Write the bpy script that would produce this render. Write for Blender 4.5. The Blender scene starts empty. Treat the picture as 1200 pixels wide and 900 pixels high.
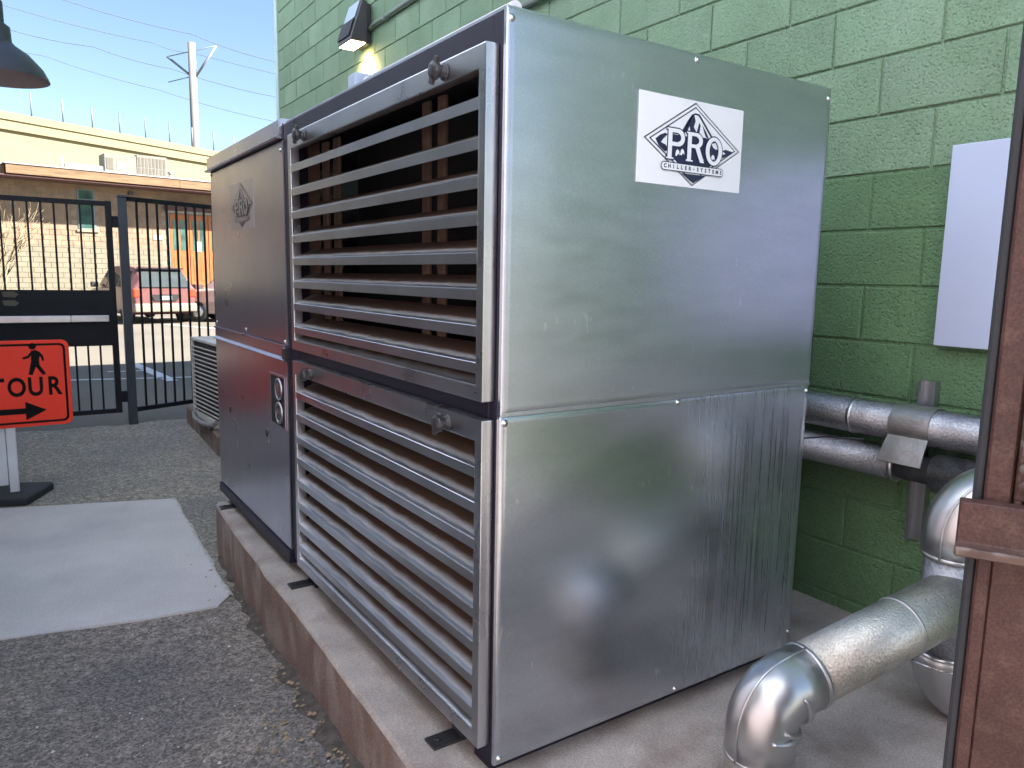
import bpy, bmesh, math, random
from mathutils import Vector, Matrix, Euler
random.seed(7)
R = math.radians
SC = bpy.context.scene
COL = SC.collection

# ------------------------------------------------------------------ camera, sky, sun, exposure
cam_d = bpy.data.cameras.new("camera"); cam = bpy.data.objects.new("camera", cam_d); COL.objects.link(cam)
CR = Vector((0.83134653, -0.55545395, 0.01827185)); CU = Vector((0.06342106, 0.12748232, 0.98981111)); CF = Vector((0.55212383, 0.82171721, -0.14120947))
CP = Vector((-0.9148, -1.4114, 1.1893))
cam.matrix_world = Matrix(((CR.x, CU.x, -CF.x, CP.x), (CR.y, CU.y, -CF.y, CP.y), (CR.z, CU.z, -CF.z, CP.z), (0, 0, 0, 1)))
cam_d.sensor_width = 36.0; cam_d.lens = 26.228; cam_d.clip_start = 0.05; cam_d.clip_end = 2000
SC.camera = cam
SUN_AZ = 125.0; SUN_EL = 42.0          # azimuth clockwise from +Y
wd = bpy.data.worlds.new("World"); SC.world = wd; wd.use_nodes = True
nt = wd.node_tree
bg = nt.nodes["Background"]; sky = nt.nodes.new("ShaderNodeTexSky")
sky.sky_type = 'NISHITA'; sky.sun_disc = False
sky.sun_elevation = R(SUN_EL); sky.sun_rotation = R(SUN_AZ)
sky.altitude = 300; sky.air_density = 1.0; sky.dust_density = 0.6; sky.ozone_density = 1.6
nt.links.new(sky.outputs[0], bg.inputs[0]); bg.inputs[1].default_value = 0.05
sl = bpy.data.lights.new("sun", 'SUN'); sl.energy = 5.0; sl.angle = R(0.5); sl.color = (1.0, 0.95, 0.89)
so = bpy.data.objects.new("sun", sl); COL.objects.link(so)
sd = Vector((math.sin(R(SUN_AZ)) * math.cos(R(SUN_EL)), math.cos(R(SUN_AZ)) * math.cos(R(SUN_EL)), math.sin(R(SUN_EL))))
so.rotation_euler = sd.to_track_quat('Z', 'Y').to_euler(); so.location = sd * 30
SC.view_settings.view_transform = 'Standard'; SC.view_settings.look = 'None'
SC.view_settings.gamma = 1; SC.view_settings.use_curve_mapping = False
SC.view_settings.exposure = 2.4
SC.cycles.max_bounces = 10; SC.cycles.diffuse_bounces = 5; SC.cycles.glossy_bounces = 5

# ------------------------------------------------------------------ materials
MATS = {}
def mat(name, col, rough=0.6, metal=0.0, var=0.12, vs=6.0, stretch=(1, 1, 1), col2=None, c2s=3.0, c2lo=0.5, c2hi=0.7, c2stretch=(1, 1, 1),
        bump=0.0, bs=80.0, bd=0.002, pits=0.0, ps=120.0, rvar=0.0, wave=0.0, coat=0.0, emit=None, es=0.0, alpha=1.0, spec=0.5, aniso=0.0, trans=0.0, grain=0.0, gs=160.0, rtint=0.0, scuff=0.0):
    m = bpy.data.materials.new(name); m.use_nodes = True
    t = m.node_tree; n = t.nodes; L = t.links; b = n["Principled BSDF"]
    b.inputs["Metallic"].default_value = metal; b.inputs["Roughness"].default_value = rough
    b.inputs["Specular IOR Level"].default_value = spec; b.inputs["Anisotropic"].default_value = aniso
    b.inputs["Coat Weight"].default_value = coat; b.inputs["Transmission Weight"].default_value = trans
    tc = n.new("ShaderNodeTexCoord"); oi = n.new("ShaderNodeObjectInfo")
    off = n.new("ShaderNodeVectorMath"); off.operation = 'SCALE'; cmb = n.new("ShaderNodeCombineXYZ")
    for i in range(3): L.new(oi.outputs["Random"], cmb.inputs[i])
    L.new(cmb.outputs[0], off.inputs[0]); off.inputs["Scale"].default_value = 37.0
    add = n.new("ShaderNodeVectorMath"); L.new(tc.outputs["Object"], add.inputs[0]); L.new(off.outputs[0], add.inputs[1])
    vec = add.outputs[0]
    def noise(scale, st=(1, 1, 1), det=4.0):
        x = n.new("ShaderNodeTexNoise"); x.inputs["Scale"].default_value = scale; x.inputs["Detail"].default_value = det
        if st != (1, 1, 1):
            mp = n.new("ShaderNodeMapping"); mp.inputs["Scale"].default_value = st; L.new(vec, mp.inputs[0]); L.new(mp.outputs[0], x.inputs["Vector"])
        else: L.new(vec, x.inputs["Vector"])
        return x.outputs["Fac"]
    def ramp(fac, lo, hi, a, c):
        r = n.new("ShaderNodeMapRange"); r.inputs[1].default_value = lo; r.inputs[2].default_value = hi
        r.inputs[3].default_value = a; r.inputs[4].default_value = c; L.new(fac, r.inputs[0]); return r.outputs[0]
    c4 = tuple(col) + (1,)
    mix = n.new("ShaderNodeMix"); mix.data_type = 'RGBA'
    mix.inputs[6].default_value = tuple(max(0, x * (1 - var)) for x in col) + (1,); mix.inputs[7].default_value = tuple(min(1, x * (1 + var)) for x in col) + (1,)
    L.new(ramp(noise(vs, stretch), 0.3, 0.7, 0, 1), mix.inputs[0]); out = mix.outputs[2]
    m2fac = None
    if col2:
        m2 = n.new("ShaderNodeMix"); m2.data_type = 'RGBA'; L.new(out, m2.inputs[6]); m2.inputs[7].default_value = tuple(col2) + (1,)
        m2fac = ramp(noise(c2s, c2stretch, 6.0), c2lo, c2hi, 0, 1); L.new(m2fac, m2.inputs[0]); out = m2.outputs[2]
    def scale_col(sock, fac):
        v = n.new("ShaderNodeVectorMath"); v.operation = 'SCALE'; L.new(sock, v.inputs[0]); L.new(fac, v.inputs["Scale"]); return v.outputs[0]
    if grain: out = scale_col(out, ramp(noise(gs, (1, 1, 1), 3.0), 0.32, 0.68, 1 - grain, 1 + grain))
    if rtint: out = scale_col(out, ramp(oi.outputs["Random"], 0, 1, 1 - rtint, 1 + rtint))
    if scuff:
        w1 = n.new("ShaderNodeMath"); w1.operation = 'MULTIPLY'; L.new(ramp(noise(7, (1, 1, 1), 2.0), .60, .72, 0, 1), w1.inputs[0]); L.new(ramp(noise(70, (1, 1, .35), 3.0), .60, .66, 0, 1), w1.inputs[1])
        m3 = n.new("ShaderNodeMix"); m3.data_type = 'RGBA'; L.new(w1.outputs[0], m3.inputs[0]); L.new(out, m3.inputs[6]); m3.inputs[7].default_value = (scuff, scuff, scuff * 1.03, 1); out = m3.outputs[2]
    L.new(out, b.inputs["Base Color"])
    if rvar: L.new(ramp(noise(vs * 1.7, stretch), 0.3, 0.7, max(0.02, rough - rvar), min(1, rough + rvar)), b.inputs["Roughness"])
    h = None
    def addh(a, w):
        nonlocal h
        mm = n.new("ShaderNodeMath"); mm.operation = 'MULTIPLY'; mm.inputs[1].default_value = w; L.new(a, mm.inputs[0])
        if h is None: h = mm.outputs[0]
        else:
            s = n.new("ShaderNodeMath"); s.operation = 'ADD'; L.new(h, s.inputs[0]); L.new(mm.outputs[0], s.inputs[1]); h = s.outputs[0]
    if bump: addh(noise(bs, (1, 1, 1), 6.0), bump)
    if wave: addh(noise(2.2, (1, 1, 1), 1.0), wave)
    if pits:
        v = n.new("ShaderNodeTexVoronoi"); v.inputs["Scale"].default_value = ps; L.new(vec, v.inputs["Vector"])
        addh(ramp(v.outputs["Distance"], 0.0, 0.45, 0, 1), pits)
    if h is not None:
        bm_ = n.new("ShaderNodeBump"); bm_.inputs["Distance"].default_value = bd; bm_.inputs["Strength"].default_value = 1.0
        L.new(h, bm_.inputs["Height"]); L.new(bm_.outputs[0], b.inputs["Normal"])
    if emit: b.inputs["Emission Color"].default_value = tuple(emit) + (1,); b.inputs["Emission Strength"].default_value = es
    MATS[name] = m
    return m

galv = mat("galvanised_sheet", (.50, .525, .575), rough=.33, metal=1, var=.05, vs=5, rvar=.03, stretch=(1, 1, 4), grain=.07, gs=230, scuff=.75)
galv_side = mat("galvanised_sheet_side", (.49, .465, .53), rough=.29, metal=1, var=.05, vs=4, rvar=.02)
louver_m = mat("louver_steel", (.57, .56, .585), rough=.30, metal=1, var=.09, vs=5, rvar=.05)
dust_m = mat("dusty_brown_steel", (.125, .078, .055), rough=.75, metal=.2, var=.3, vs=30, bump=.3, bs=300, bd=.0006)
dark_m = mat("dark_painted_frame", (.017, .015, .028), rough=.45, spec=.25, var=.15, bump=.05, bs=400, bd=.0005)
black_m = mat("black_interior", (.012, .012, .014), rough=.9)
steel_m = mat("bright_steel", (.7, .7, .7), rough=.25, metal=1)
knob_m = mat("black_knob", (.03, .03, .033), rough=.35, bump=.05)
rubber_m = mat("black_rubber", (.03, .031, .035), rough=.8, bump=.4, bs=200, bd=.001)
white_vinyl = mat("white_vinyl", (.80, .82, .86), rough=.35, var=.03)
grey_vinyl = mat("grey_vinyl", (.36, .34, .37), rough=.3, metal=.6, var=.06)  # greyer, partly metallic plate for the side sticker
dial_m = mat("dark_gauge_glass", (.10, .085, .085), rough=.25)
ink_m = mat("navy_ink", (.012, .018, .055), rough=.4)
blackink_m = mat("black_print", (.008, .008, .008), rough=.8, spec=.15)
ink2_m = mat("dark_ink", (.05, .04, .05), rough=.4)
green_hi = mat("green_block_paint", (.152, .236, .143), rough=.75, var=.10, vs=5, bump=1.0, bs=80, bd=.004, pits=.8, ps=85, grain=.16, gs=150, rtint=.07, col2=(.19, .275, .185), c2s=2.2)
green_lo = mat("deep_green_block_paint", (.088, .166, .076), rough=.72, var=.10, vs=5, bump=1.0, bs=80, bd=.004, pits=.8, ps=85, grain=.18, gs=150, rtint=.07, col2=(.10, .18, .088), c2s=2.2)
trim_m = mat("pale_trim", (.42, .52, .5), rough=.5)
panel_m = mat("pale_blue_panel", (.42, .46, .60), rough=.3, var=.03, vs=3)
jacket_m = mat("embossed_jacket", (.56, .54, .49), rough=.46, metal=1, var=.1, vs=20, rvar=.06, bump=1.0, bs=130, bd=.0022, grain=.2, gs=230)
jacket_dull = mat("weathered_jacket", (.36, .36, .385), rough=.48, metal=1, var=.15, vs=14, rvar=.08, bump=1.0, bs=110, bd=.002, grain=.25, gs=160)
elbow_m = mat("smooth_aluminium", (.55, .545, .55), rough=.36, metal=1, var=.05, rvar=.04, wave=.3, bd=.004)
saddle_m = mat("dull_saddle_sheet", (.50, .47, .46), rough=.45, metal=1, var=.2, vs=14, bump=.4, bs=90, bd=.003)
strut_m = mat("zinc_strut", (.4, .41, .43), rough=.4, metal=1)
brown_m = mat("brown_steel_paint", (.062, .028, .023), rough=.55, spec=.35, var=.18, vs=9, col2=(.10, .055, .042), c2s=26, c2lo=.5, c2hi=.8, bump=.5, bs=120, bd=.0015, grain=.3, gs=260)
brown_light = mat("scuffed_brown_steel", (.10, .062, .05), rough=.5, metal=.3, var=.3, vs=20, col2=(.30, .25, .23), c2s=25, c2lo=.55, c2hi=.75, bump=.3, bs=120, bd=.001)
def worldpos_asphalt():
    m = mat("alley_asphalt", (.25, .226, .20), rough=.92, var=.38, vs=26, col2=(.16, .155, .155), c2s=1.3, c2lo=.40, c2hi=.68, bump=1.0, bs=60, bd=.006, grain=.25, gs=110)
    t = m.node_tree; n = t.nodes; L = t.links; b = n["Principled BSDF"]
    src = b.inputs["Base Color"].links[0].from_socket
    tc = n.new("ShaderNodeTexCoord"); v = n.new("ShaderNodeTexVoronoi"); v.inputs["Scale"].default_value = 130
    L.new(tc.outputs["Object"], v.inputs["Vector"])
    mx = n.new("ShaderNodeMix"); mx.data_type = 'RGBA'; mx.blend_type = 'MULTIPLY'; mx.inputs[0].default_value = .75
    hs = n.new("ShaderNodeValToRGB"); hs.color_ramp.elements[0].color = (.35, .35, .37, 1); hs.color_ramp.elements[1].color = (1.9, 1.8, 1.7, 1)
    sp = n.new("ShaderNodeSeparateColor"); L.new(v.outputs["Color"], sp.inputs[0]); L.new(sp.outputs[0], hs.inputs[0])
    L.new(src, mx.inputs[6]); L.new(hs.outputs[0], mx.inputs[7])
    # newer, darker asphalt towards the near end of the alley
    sx = n.new("ShaderNodeSeparateXYZ"); L.new(tc.outputs["Object"], sx.inputs[0])
    nz = n.new("ShaderNodeTexNoise"); nz.inputs["Scale"].default_value = 1.3; L.new(tc.outputs["Object"], nz.inputs["Vector"])
    ad = n.new("ShaderNodeMath"); ad.operation = 'MULTIPLY_ADD'; ad.inputs[1].default_value = 1.6; L.new(nz.outputs["Fac"], ad.inputs[0]); L.new(sx.outputs[1], ad.inputs[2])
    mr = n.new("ShaderNodeMapRange"); mr.inputs[1].default_value = 2.6; mr.inputs[2].default_value = 4.2; mr.inputs[3].default_value = .8; mr.inputs[4].default_value = 1.0; L.new(ad.outputs[0], mr.inputs[0])
    sc_ = n.new("ShaderNodeVectorMath"); sc_.operation = 'SCALE'; L.new(mx.outputs[2], sc_.inputs[0]); L.new(mr.outputs[0], sc_.inputs["Scale"])
    L.new(sc_.outputs[0], b.inputs["Base Color"])
    return m
alley_m = worldpos_asphalt()
lot_m = mat("lot_asphalt", (.125, .112, .088), rough=.9, var=.2, vs=.5, bump=.5, bs=40, bd=.01, col2=(.14, .124, .096), c2s=.3)
line_m = mat("road_paint", (.55, .55, .55), rough=.7, var=.3, vs=6)
slab_m = mat("pale_concrete", (.55, .53, .53), rough=.85, var=.07, vs=3, bump=.5, bs=90, bd=.003, col2=(.43, .42, .435), c2s=1.6, c2lo=.45, c2hi=.7, grain=.12, gs=140)
slabedge_m = mat("chipped_concrete_edge", (.5, .48, .46), rough=.9, var=.25, vs=30, bump=.8, bs=60, bd=.006)
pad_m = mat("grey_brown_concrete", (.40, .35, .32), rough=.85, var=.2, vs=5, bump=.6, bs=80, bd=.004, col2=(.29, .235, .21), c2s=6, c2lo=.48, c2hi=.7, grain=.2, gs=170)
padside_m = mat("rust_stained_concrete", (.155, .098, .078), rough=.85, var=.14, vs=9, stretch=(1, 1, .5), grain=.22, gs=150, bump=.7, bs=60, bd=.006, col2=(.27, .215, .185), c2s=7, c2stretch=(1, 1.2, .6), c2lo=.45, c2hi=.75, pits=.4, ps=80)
gate_m = mat("black_gate_paint", (.011, .012, .017), rough=.5, spec=.25)
post_m = mat("slate_post_paint", (.035, .042, .06), rough=.45)
bar_m = mat("brushed_bar", (.75, .74, .74), rough=.3, metal=1)
red_m = mat("fluorescent_orange_sheeting", (1.0, .035, .006), rough=.5, var=.04)
wplas_m = mat("white_plastic", (.72, .72, .74), rough=.45, var=.05)
roofac_m = mat("grey_roof_metal", (.17, .16, .135), rough=.6)
acw_m = mat("ivory_metal", (.55, .54, .5), rough=.5)
acdark_m = mat("condenser_dark", (.02, .02, .024), rough=.6)
hose_m = mat("grey_hose", (.22, .21, .21), rough=.6)
brick_m = mat("tan_brown_brick", (.25, .175, .115), rough=.9, var=.22, vs=2.5)
brick_tan = mat("tan_painted_block", (.19, .168, .118), rough=.9, var=.08, vs=2)
mortar_m = mat("grey_mortar", (.27, .22, .16), rough=.95)
fascia_m = mat("weathered_wood_fascia", (.19, .115, .06), rough=.85, var=.3, vs=6, stretch=(.3, .3, 3))
roofedge_m = mat("white_roof_edge", (.30, .30, .29), rough=.6)
soffit_m = mat("dark_soffit", (.10, .05, .045), rough=.9)
glass_m = mat("dark_green_glass", (.04, .09, .075), rough=.08, var=.5, vs=2)
winframe_m = mat("green_grey_frame", (.16, .19, .17), rough=.5)
door_m = mat("orange_stained_wood", (.32, .10, .025), rough=.5, var=.2, vs=6, stretch=(2, 2, .4))
free_m = mat("cream_concrete", (.22, .19, .105), rough=.9, var=.05, vs=.3)
joint_m = mat("dark_joint", (.2, .17, .12), rough=.9)
pole_m = mat("pale_pole", (.22, .205, .19), rough=.8, var=.15, vs=2, stretch=(3, 3, .3))
wire_m = mat("wire_grey", (.17, .19, .22), rough=.6)
fencewire_m = mat("fence_wire", (.14, .15, .17), rough=.5)
stucco_m = mat("mauve_brown_stucco", (.34, .30, .32), rough=.9, var=.15, vs=2, bump=.6, bs=60, bd=.006)
bouncewall_m = mat("pale_bounce_stucco", (.60, .68, .82), rough=.9, var=.03, vs=1, bump=.5, bs=60, bd=.006)  # bluish, so light bounced off this unseen wall cools the alley
lampshade_m = mat("charcoal_enamel", (.035, .038, .055), rough=.4)
lampin_m = mat("lamp_inside", (.30, .25, .26), rough=.6)
lit_m = mat("lit_lens", (1, .9, .7), rough=.4, emit=(1.0, .72, .36), es=6.0)
fix_m = mat("bronze_fixture", (.05, .046, .05), rough=.4)
cond_m = mat("painted_conduit", (.16, .20, .18), rough=.45)
carred_m = mat("red_car_paint", (.15, .06, .058), rough=.3, coat=.6)
carpink_m = mat("pale_car_paint", (.36, .24, .21), rough=.3, coat=.6)
carglass_m = mat("car_glass", (.05, .06, .06), rough=.06)
tyre_m = mat("tyre_rubber", (.02, .02, .02), rough=.85)
rim_m = mat("alloy_rim", (.5, .5, .5), rough=.35, metal=1)
bumper_m = mat("tan_bumper", (.22, .20, .155), rough=.5)
twig_m = mat("pale_twig", (.22, .17, .10), rough=.8)
leaf_m = mat("dry_leaf_litter", (.30, .22, .14), rough=.9, var=.4, vs=40)
pebble_m = mat("pale_pebble", (.5, .48, .46), rough=.9, var=.4, vs=30)
dirt_m = mat("dirt_crumbs", (.085, .07, .06), rough=.95, var=.4, vs=30, bump=.8, bs=60, bd=.01)
tube_m = mat("white_tube", (.66, .62, .66), rough=.35)
bluebox_m = mat("blue_grey_box", (.38, .45, .58), rough=.45)

def dusty_shaded_blade():  # brown dust towards the back, with the deep shade there painted in too
    m = louver_m.copy(); m.name = "dusty_shaded_blade_steel"; t = m.node_tree; n = t.nodes; L = t.links; b = n["Principled BSDF"]
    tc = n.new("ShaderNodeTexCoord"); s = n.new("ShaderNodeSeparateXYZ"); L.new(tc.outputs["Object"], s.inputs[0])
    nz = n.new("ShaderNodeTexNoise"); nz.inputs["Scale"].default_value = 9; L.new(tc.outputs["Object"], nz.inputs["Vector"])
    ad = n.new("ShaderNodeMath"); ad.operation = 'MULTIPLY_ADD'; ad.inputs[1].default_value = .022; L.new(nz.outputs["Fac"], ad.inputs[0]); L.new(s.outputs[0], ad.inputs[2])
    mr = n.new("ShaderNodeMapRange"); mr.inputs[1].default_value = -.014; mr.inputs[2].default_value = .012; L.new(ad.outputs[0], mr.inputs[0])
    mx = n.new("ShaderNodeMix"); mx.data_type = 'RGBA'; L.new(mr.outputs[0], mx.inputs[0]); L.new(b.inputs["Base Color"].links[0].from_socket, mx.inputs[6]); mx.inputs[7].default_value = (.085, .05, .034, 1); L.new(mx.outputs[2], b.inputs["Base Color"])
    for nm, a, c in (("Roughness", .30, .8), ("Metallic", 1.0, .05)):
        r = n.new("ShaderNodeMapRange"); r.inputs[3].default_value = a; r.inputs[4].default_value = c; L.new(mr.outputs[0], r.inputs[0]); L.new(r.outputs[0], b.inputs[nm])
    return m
blade_m = dusty_shaded_blade()
# streaked lower end panel: dried drip marks on the right half
def streaked():
    m = galv.copy(); m.name = "drip_streaked_sheet"; t = m.node_tree; n = t.nodes; L = t.links; b = n["Principled BSDF"]
    tc = n.new("ShaderNodeTexCoord"); mp = n.new("ShaderNodeMapping"); mp.inputs["Scale"].default_value = (75, 1, 1.2); L.new(tc.outputs["Object"], mp.inputs[0])
    z = n.new("ShaderNodeTexNoise"); z.inputs["Scale"].default_value = 1.6; z.inputs["Detail"].default_value = 5; L.new(mp.outputs[0], z.inputs["Vector"])
    s = n.new("ShaderNodeSeparateXYZ"); L.new(tc.outputs["Object"], s.inputs[0])
    n2 = n.new("ShaderNodeTexNoise"); n2.inputs["Scale"].default_value = 3; L.new(tc.outputs["Object"], n2.inputs["Vector"])
    ma = n.new("ShaderNodeMath"); ma.operation = 'MULTIPLY_ADD'; ma.inputs[1].default_value = .5; L.new(n2.outputs["Fac"], ma.inputs[0]); L.new(s.outputs[0], ma.inputs[2])
    mr = n.new("ShaderNodeMapRange"); mr.inputs[1].default_value = .80; mr.inputs[2].default_value = 1.15; L.new(ma.outputs[0], mr.inputs[0])
    r2 = n.new("ShaderNodeMapRange"); r2.inputs[1].default_value = .36; r2.inputs[2].default_value = .92; L.new(z.outputs["Fac"], r2.inputs[0])
    mu = n.new("ShaderNodeMath"); mu.operation = 'MULTIPLY'; L.new(mr.outputs[0], mu.inputs[0]); L.new(r2.outputs[0], mu.inputs[1])
    mx = n.new("ShaderNodeMix"); mx.data_type = 'RGBA'; L.new(mu.outputs[0], mx.inputs[0]); L.new(b.inputs["Base Color"].links[0].from_socket, mx.inputs[6]); mx.inputs[7].default_value = (.47, .54, .64, 1)
    L.new(mx.outputs[2], b.inputs["Base Color"])
    rr = n.new("ShaderNodeMapRange"); rr.inputs[3].default_value = .25; rr.inputs[4].default_value = .42; L.new(mu.outputs[0], rr.inputs[0]); L.new(rr.outputs[0], b.inputs["Roughness"])
    mt = n.new("ShaderNodeMapRange"); mt.inputs[3].default_value = 1.0; mt.inputs[4].default_value = .75; L.new(mu.outputs[0], mt.inputs[0]); L.new(mt.outputs[0], b.inputs["Metallic"])
    return m
galv_streak = streaked()

# ------------------------------------------------------------------ mesh helpers
def tag(o, label=None, cat=None, group=None, kind=None):
    if label: o["label"] = label
    if cat: o["category"] = cat
    if group: o["group"] = group
    if kind: o["kind"] = kind
    return o
def empty(name, loc=(0, 0, 0), label=None, cat=None, group=None, rz=0.0):
    o = bpy.data.objects.new(name, None); COL.objects.link(o); o.location = loc; o.rotation_euler = (0, 0, rz); o.empty_display_size = .1
    return tag(o, label, cat, group)
class MB:
    def __init__(s): s.v = []; s.f = []; s.m = []; s.sm = []
    def add(s, verts, faces, mi=0, smooth=False):
        k = len(s.v); s.v += [tuple(p) for p in verts]
        for f in faces: s.f.append([i + k for i in f]); s.m.append(mi); s.sm.append(smooth)
        return s
    def box(s, x0, x1, y0, y1, z0, z1, mi=0, M=None):
        p = [Vector(q) for q in ((x0, y0, z0), (x1, y0, z0), (x1, y1, z0), (x0, y1, z0), (x0, y0, z1), (x1, y0, z1), (x1, y1, z1), (x0, y1, z1))]
        if M is not None: p = [M @ q for q in p]
        return s.add(p, [(0, 3, 2, 1), (4, 5, 6, 7), (0, 1, 5, 4), (1, 2, 6, 5), (2, 3, 7, 6), (3, 0, 4, 7)], mi)
    def prism(s, poly, axis, a, b, mi=0, smooth=False):
        # poly: 2D points; axis 0: (y,z) extruded in x; 1: (x,z) in y; 2: (x,y) in z
        def P(q, t): return (t, q[0], q[1]) if axis == 0 else (q[0], t, q[1]) if axis == 1 else (q[0], q[1], t)
        n = len(poly); vs = [P(q, a) for q in poly] + [P(q, b) for q in poly]
        fs = [tuple(range(n))[::-1], tuple(range(n, 2 * n))]
        s.add(vs, fs, mi)
        k = len(s.v) - 2 * n
        for i in range(n):
            j = (i + 1) % n; s.f.append([k + i, k + j, k + n + j, k + n + i]); s.m.append(mi); s.sm.append(smooth)
        return s
    def tube(s, pts, r, n=10, mi=0, cap=True, closed=False):
        pts = [Vector(p) for p in pts]; rr = r if isinstance(r, (list, tuple)) else [r] * len(pts)
        k0 = len(s.v); N = len(pts); prev = None
        for i, p in enumerate(pts):
            if closed: d = pts[(i + 1) % N] - pts[i - 1]
            else: d = pts[min(i + 1, N - 1)] - pts[max(i - 1, 0)]
            d.normalize()
            if prev is None:
                a = Vector((0, 0, 1)) if abs(d.z) < .9 else Vector((1, 0, 0)); u = d.cross(a).normalized()
            else:
                u = prev - d * prev.dot(d); u.normalize()
            prev = u; w = d.cross(u)
            for j in range(n):
                t = 2 * math.pi * j / n; s.v.append(tuple(p + (u * math.cos(t) + w * math.sin(t)) * rr[i]))
        for i in range(N if closed else N - 1):
            for j in range(n):
                a = k0 + i * n + j; b_ = k0 + i * n + (j + 1) % n; i2 = ((i + 1) % N)
                c = k0 + i2 * n + (j + 1) % n; d_ = k0 + i2 * n + j
                s.f.append([a, b_, c, d_]); s.m.append(mi); s.sm.append(True)
        if cap and not closed:
            s.f.append([k0 + j for j in range(n)][::-1]); s.m.append(mi); s.sm.append(False)
            s.f.append([k0 + (N - 1) * n + j for j in range(n)]); s.m.append(mi); s.sm.append(False)
        return s
    def lathe(s, prof, n=24, M=None, mi=0, smooth=True):
        k = len(s.v)
        for (r, z) in prof:
            for j in range(n):
                t = 2 * math.pi * j / n; q = Vector((r * math.cos(t), r * math.sin(t), z)); s.v.append(tuple(M @ q if M is not None else q))
        for i in range(len(prof) - 1):
            for j in range(n):
                s.f.append([k + i * n + j, k + i * n + (j + 1) % n, k + (i + 1) * n + (j + 1) % n, k + (i + 1) * n + j]); s.m.append(mi); s.sm.append(smooth)
        return s
    def mesh(s, name, mats, bevel=0.0, bseg=1):
        me = bpy.data.meshes.new(name); me.from_pydata(s.v, [], s.f)
        for m in (mats if isinstance(mats, (list, tuple)) else [mats]): me.materials.append(m)
        for p, mi, sm in zip(me.polygons, s.m, s.sm): p.material_index = mi; p.use_smooth = sm
        bm = bmesh.new(); bm.from_mesh(me); bmesh.ops.recalc_face_normals(bm, faces=bm.faces)
        if bevel: bmesh.ops.bevel(bm, geom=[e for e in bm.edges if len(e.link_faces) == 2 and e.calc_face_angle(0) > .5], offset=bevel, segments=bseg, profile=.7, affect='EDGES', clamp_overlap=True)
        bm.to_mesh(me); bm.free(); me.update(); return me
    def build(s, name, mats, parent=None, bevel=0.0, loc=None, bseg=1):
        return link(name, s.mesh(name, mats, bevel, bseg), parent, loc)
def link(name, me, parent=None, loc=None, M=None):
    o = bpy.data.objects.new(name, me); COL.objects.link(o)
    if parent is not None: o.parent = parent
    if loc is not None: o.location = loc
    if M is not None: o.matrix_basis = M
    return o
def bx(name, m, parent, x0, x1, y0, y1, z0, z1, bevel=0.0):
    return MB().box(x0, x1, y0, y1, z0, z1).build(name, m, parent, bevel)
def text_mesh(body, size, offset=0.0, extrude=0.0, sx=1.0):
    cu = bpy.data.curves.new("txt", 'FONT'); cu.body = body; cu.size = size; cu.offset = offset; cu.extrude = extrude
    cu.align_x = 'CENTER'; cu.align_y = 'CENTER'; cu.resolution_u = 4
    o = bpy.data.objects.new("txt", cu); COL.objects.link(o)
    bpy.context.view_layer.update()
    me = bpy.data.meshes.new_from_object(o.evaluated_get(bpy.context.evaluated_depsgraph_get()))
    bpy.data.objects.remove(o); bpy.data.curves.remove(cu)
    vs = [(v.co.x * sx, v.co.y, v.co.z) for v in me.vertices]; fs = [list(p.vertices) for p in me.polygons]
    bpy.data.meshes.remove(me)
    return vs, fs
def arc(cx, cy, r, a0, a1, n):
    return [(cx + r * math.cos(R(a0 + (a1 - a0) * i / n)), cy + r * math.sin(R(a0 + (a1 - a0) * i / n))) for i in range(n + 1)]

G = -0.35                     # ground level; the chiller's underside is z = 0
# ------------------------------------------------------------------ ground, lot, alley
g = MB(); g.add([(-400, -400, G), (400, -400, G), (400, 400, G), (-400, 400, G)], [(0, 1, 2, 3)])
tag(g.build("ground", lot_m), kind='structure')
a = MB()
nx, ny = 30, 80
for j in range(ny + 1):
    for i in range(nx + 1):
        x = -2.05 + (3.9) * i / nx; y = -9 + 15.9 * j / ny
        rise = 0.10 * max(0, min(1, (1.5 - y) / 1.7)) * max(0, min(1, (x + .55) / .4)) if x > -.6 else 0
        if j == ny: y += random.uniform(-.05, .05)
        a.v.append((x, y, G + .004 + rise + random.uniform(-.003, .003)))
for j in range(ny):
    for i in range(nx):
        k = j * (nx + 1) + i; a.f.append([k, k + 1, k + nx + 2, k + nx + 1]); a.m.append(0); a.sm.append(True)
tag(a.build("alley_pavement", alley_m), kind='structure')
# pale concrete slab let into the alley
sp = [(-1.95, 4.62), (-1.05, 4.25), (-.6, 4.10), (-.079, 3.935), (-.085, 3.4), (-.105, 2.8), (-.125, 2.3), (-.135, 2.14), (-.21, 2.05), (-.5, 2.08), (-1.04, 2.187), (-1.95, 2.32)]
s_ = MB(); s_.prism([(x + random.uniform(-.006, .006), y) for x, y in sp], 2, G - .02, G + .012)
tag(s_.build("concrete_slab", slab_m), kind='structure')
e_ = MB(); n = 70; p, q_ = (-.079, 3.935), (-.135, 2.14)
for i in range(n + 1):
    t = i / n; x_, y_ = p[0] + (q_[0] - p[0]) * t, p[1] + (q_[1] - p[1]) * t; bulge = .006 * math.sin(t * 21) + random.uniform(-.004, .004)
    e_.v += [(x_ - .004, y_, G + .014), (x_ + .008 + bulge, y_, G + .0155 + random.uniform(-.001, .002)), (x_ + .019 + bulge, y_, G + .002)]
for i in range(n):
    for j in range(2): e_.f.append([i * 3 + j, i * 3 + j + 1, i * 3 + j + 4, i * 3 + j + 3]); e_.m.append(0); e_.sm.append(True)
tag(e_.build("slab_edge", slabedge_m), kind='structure')
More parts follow.
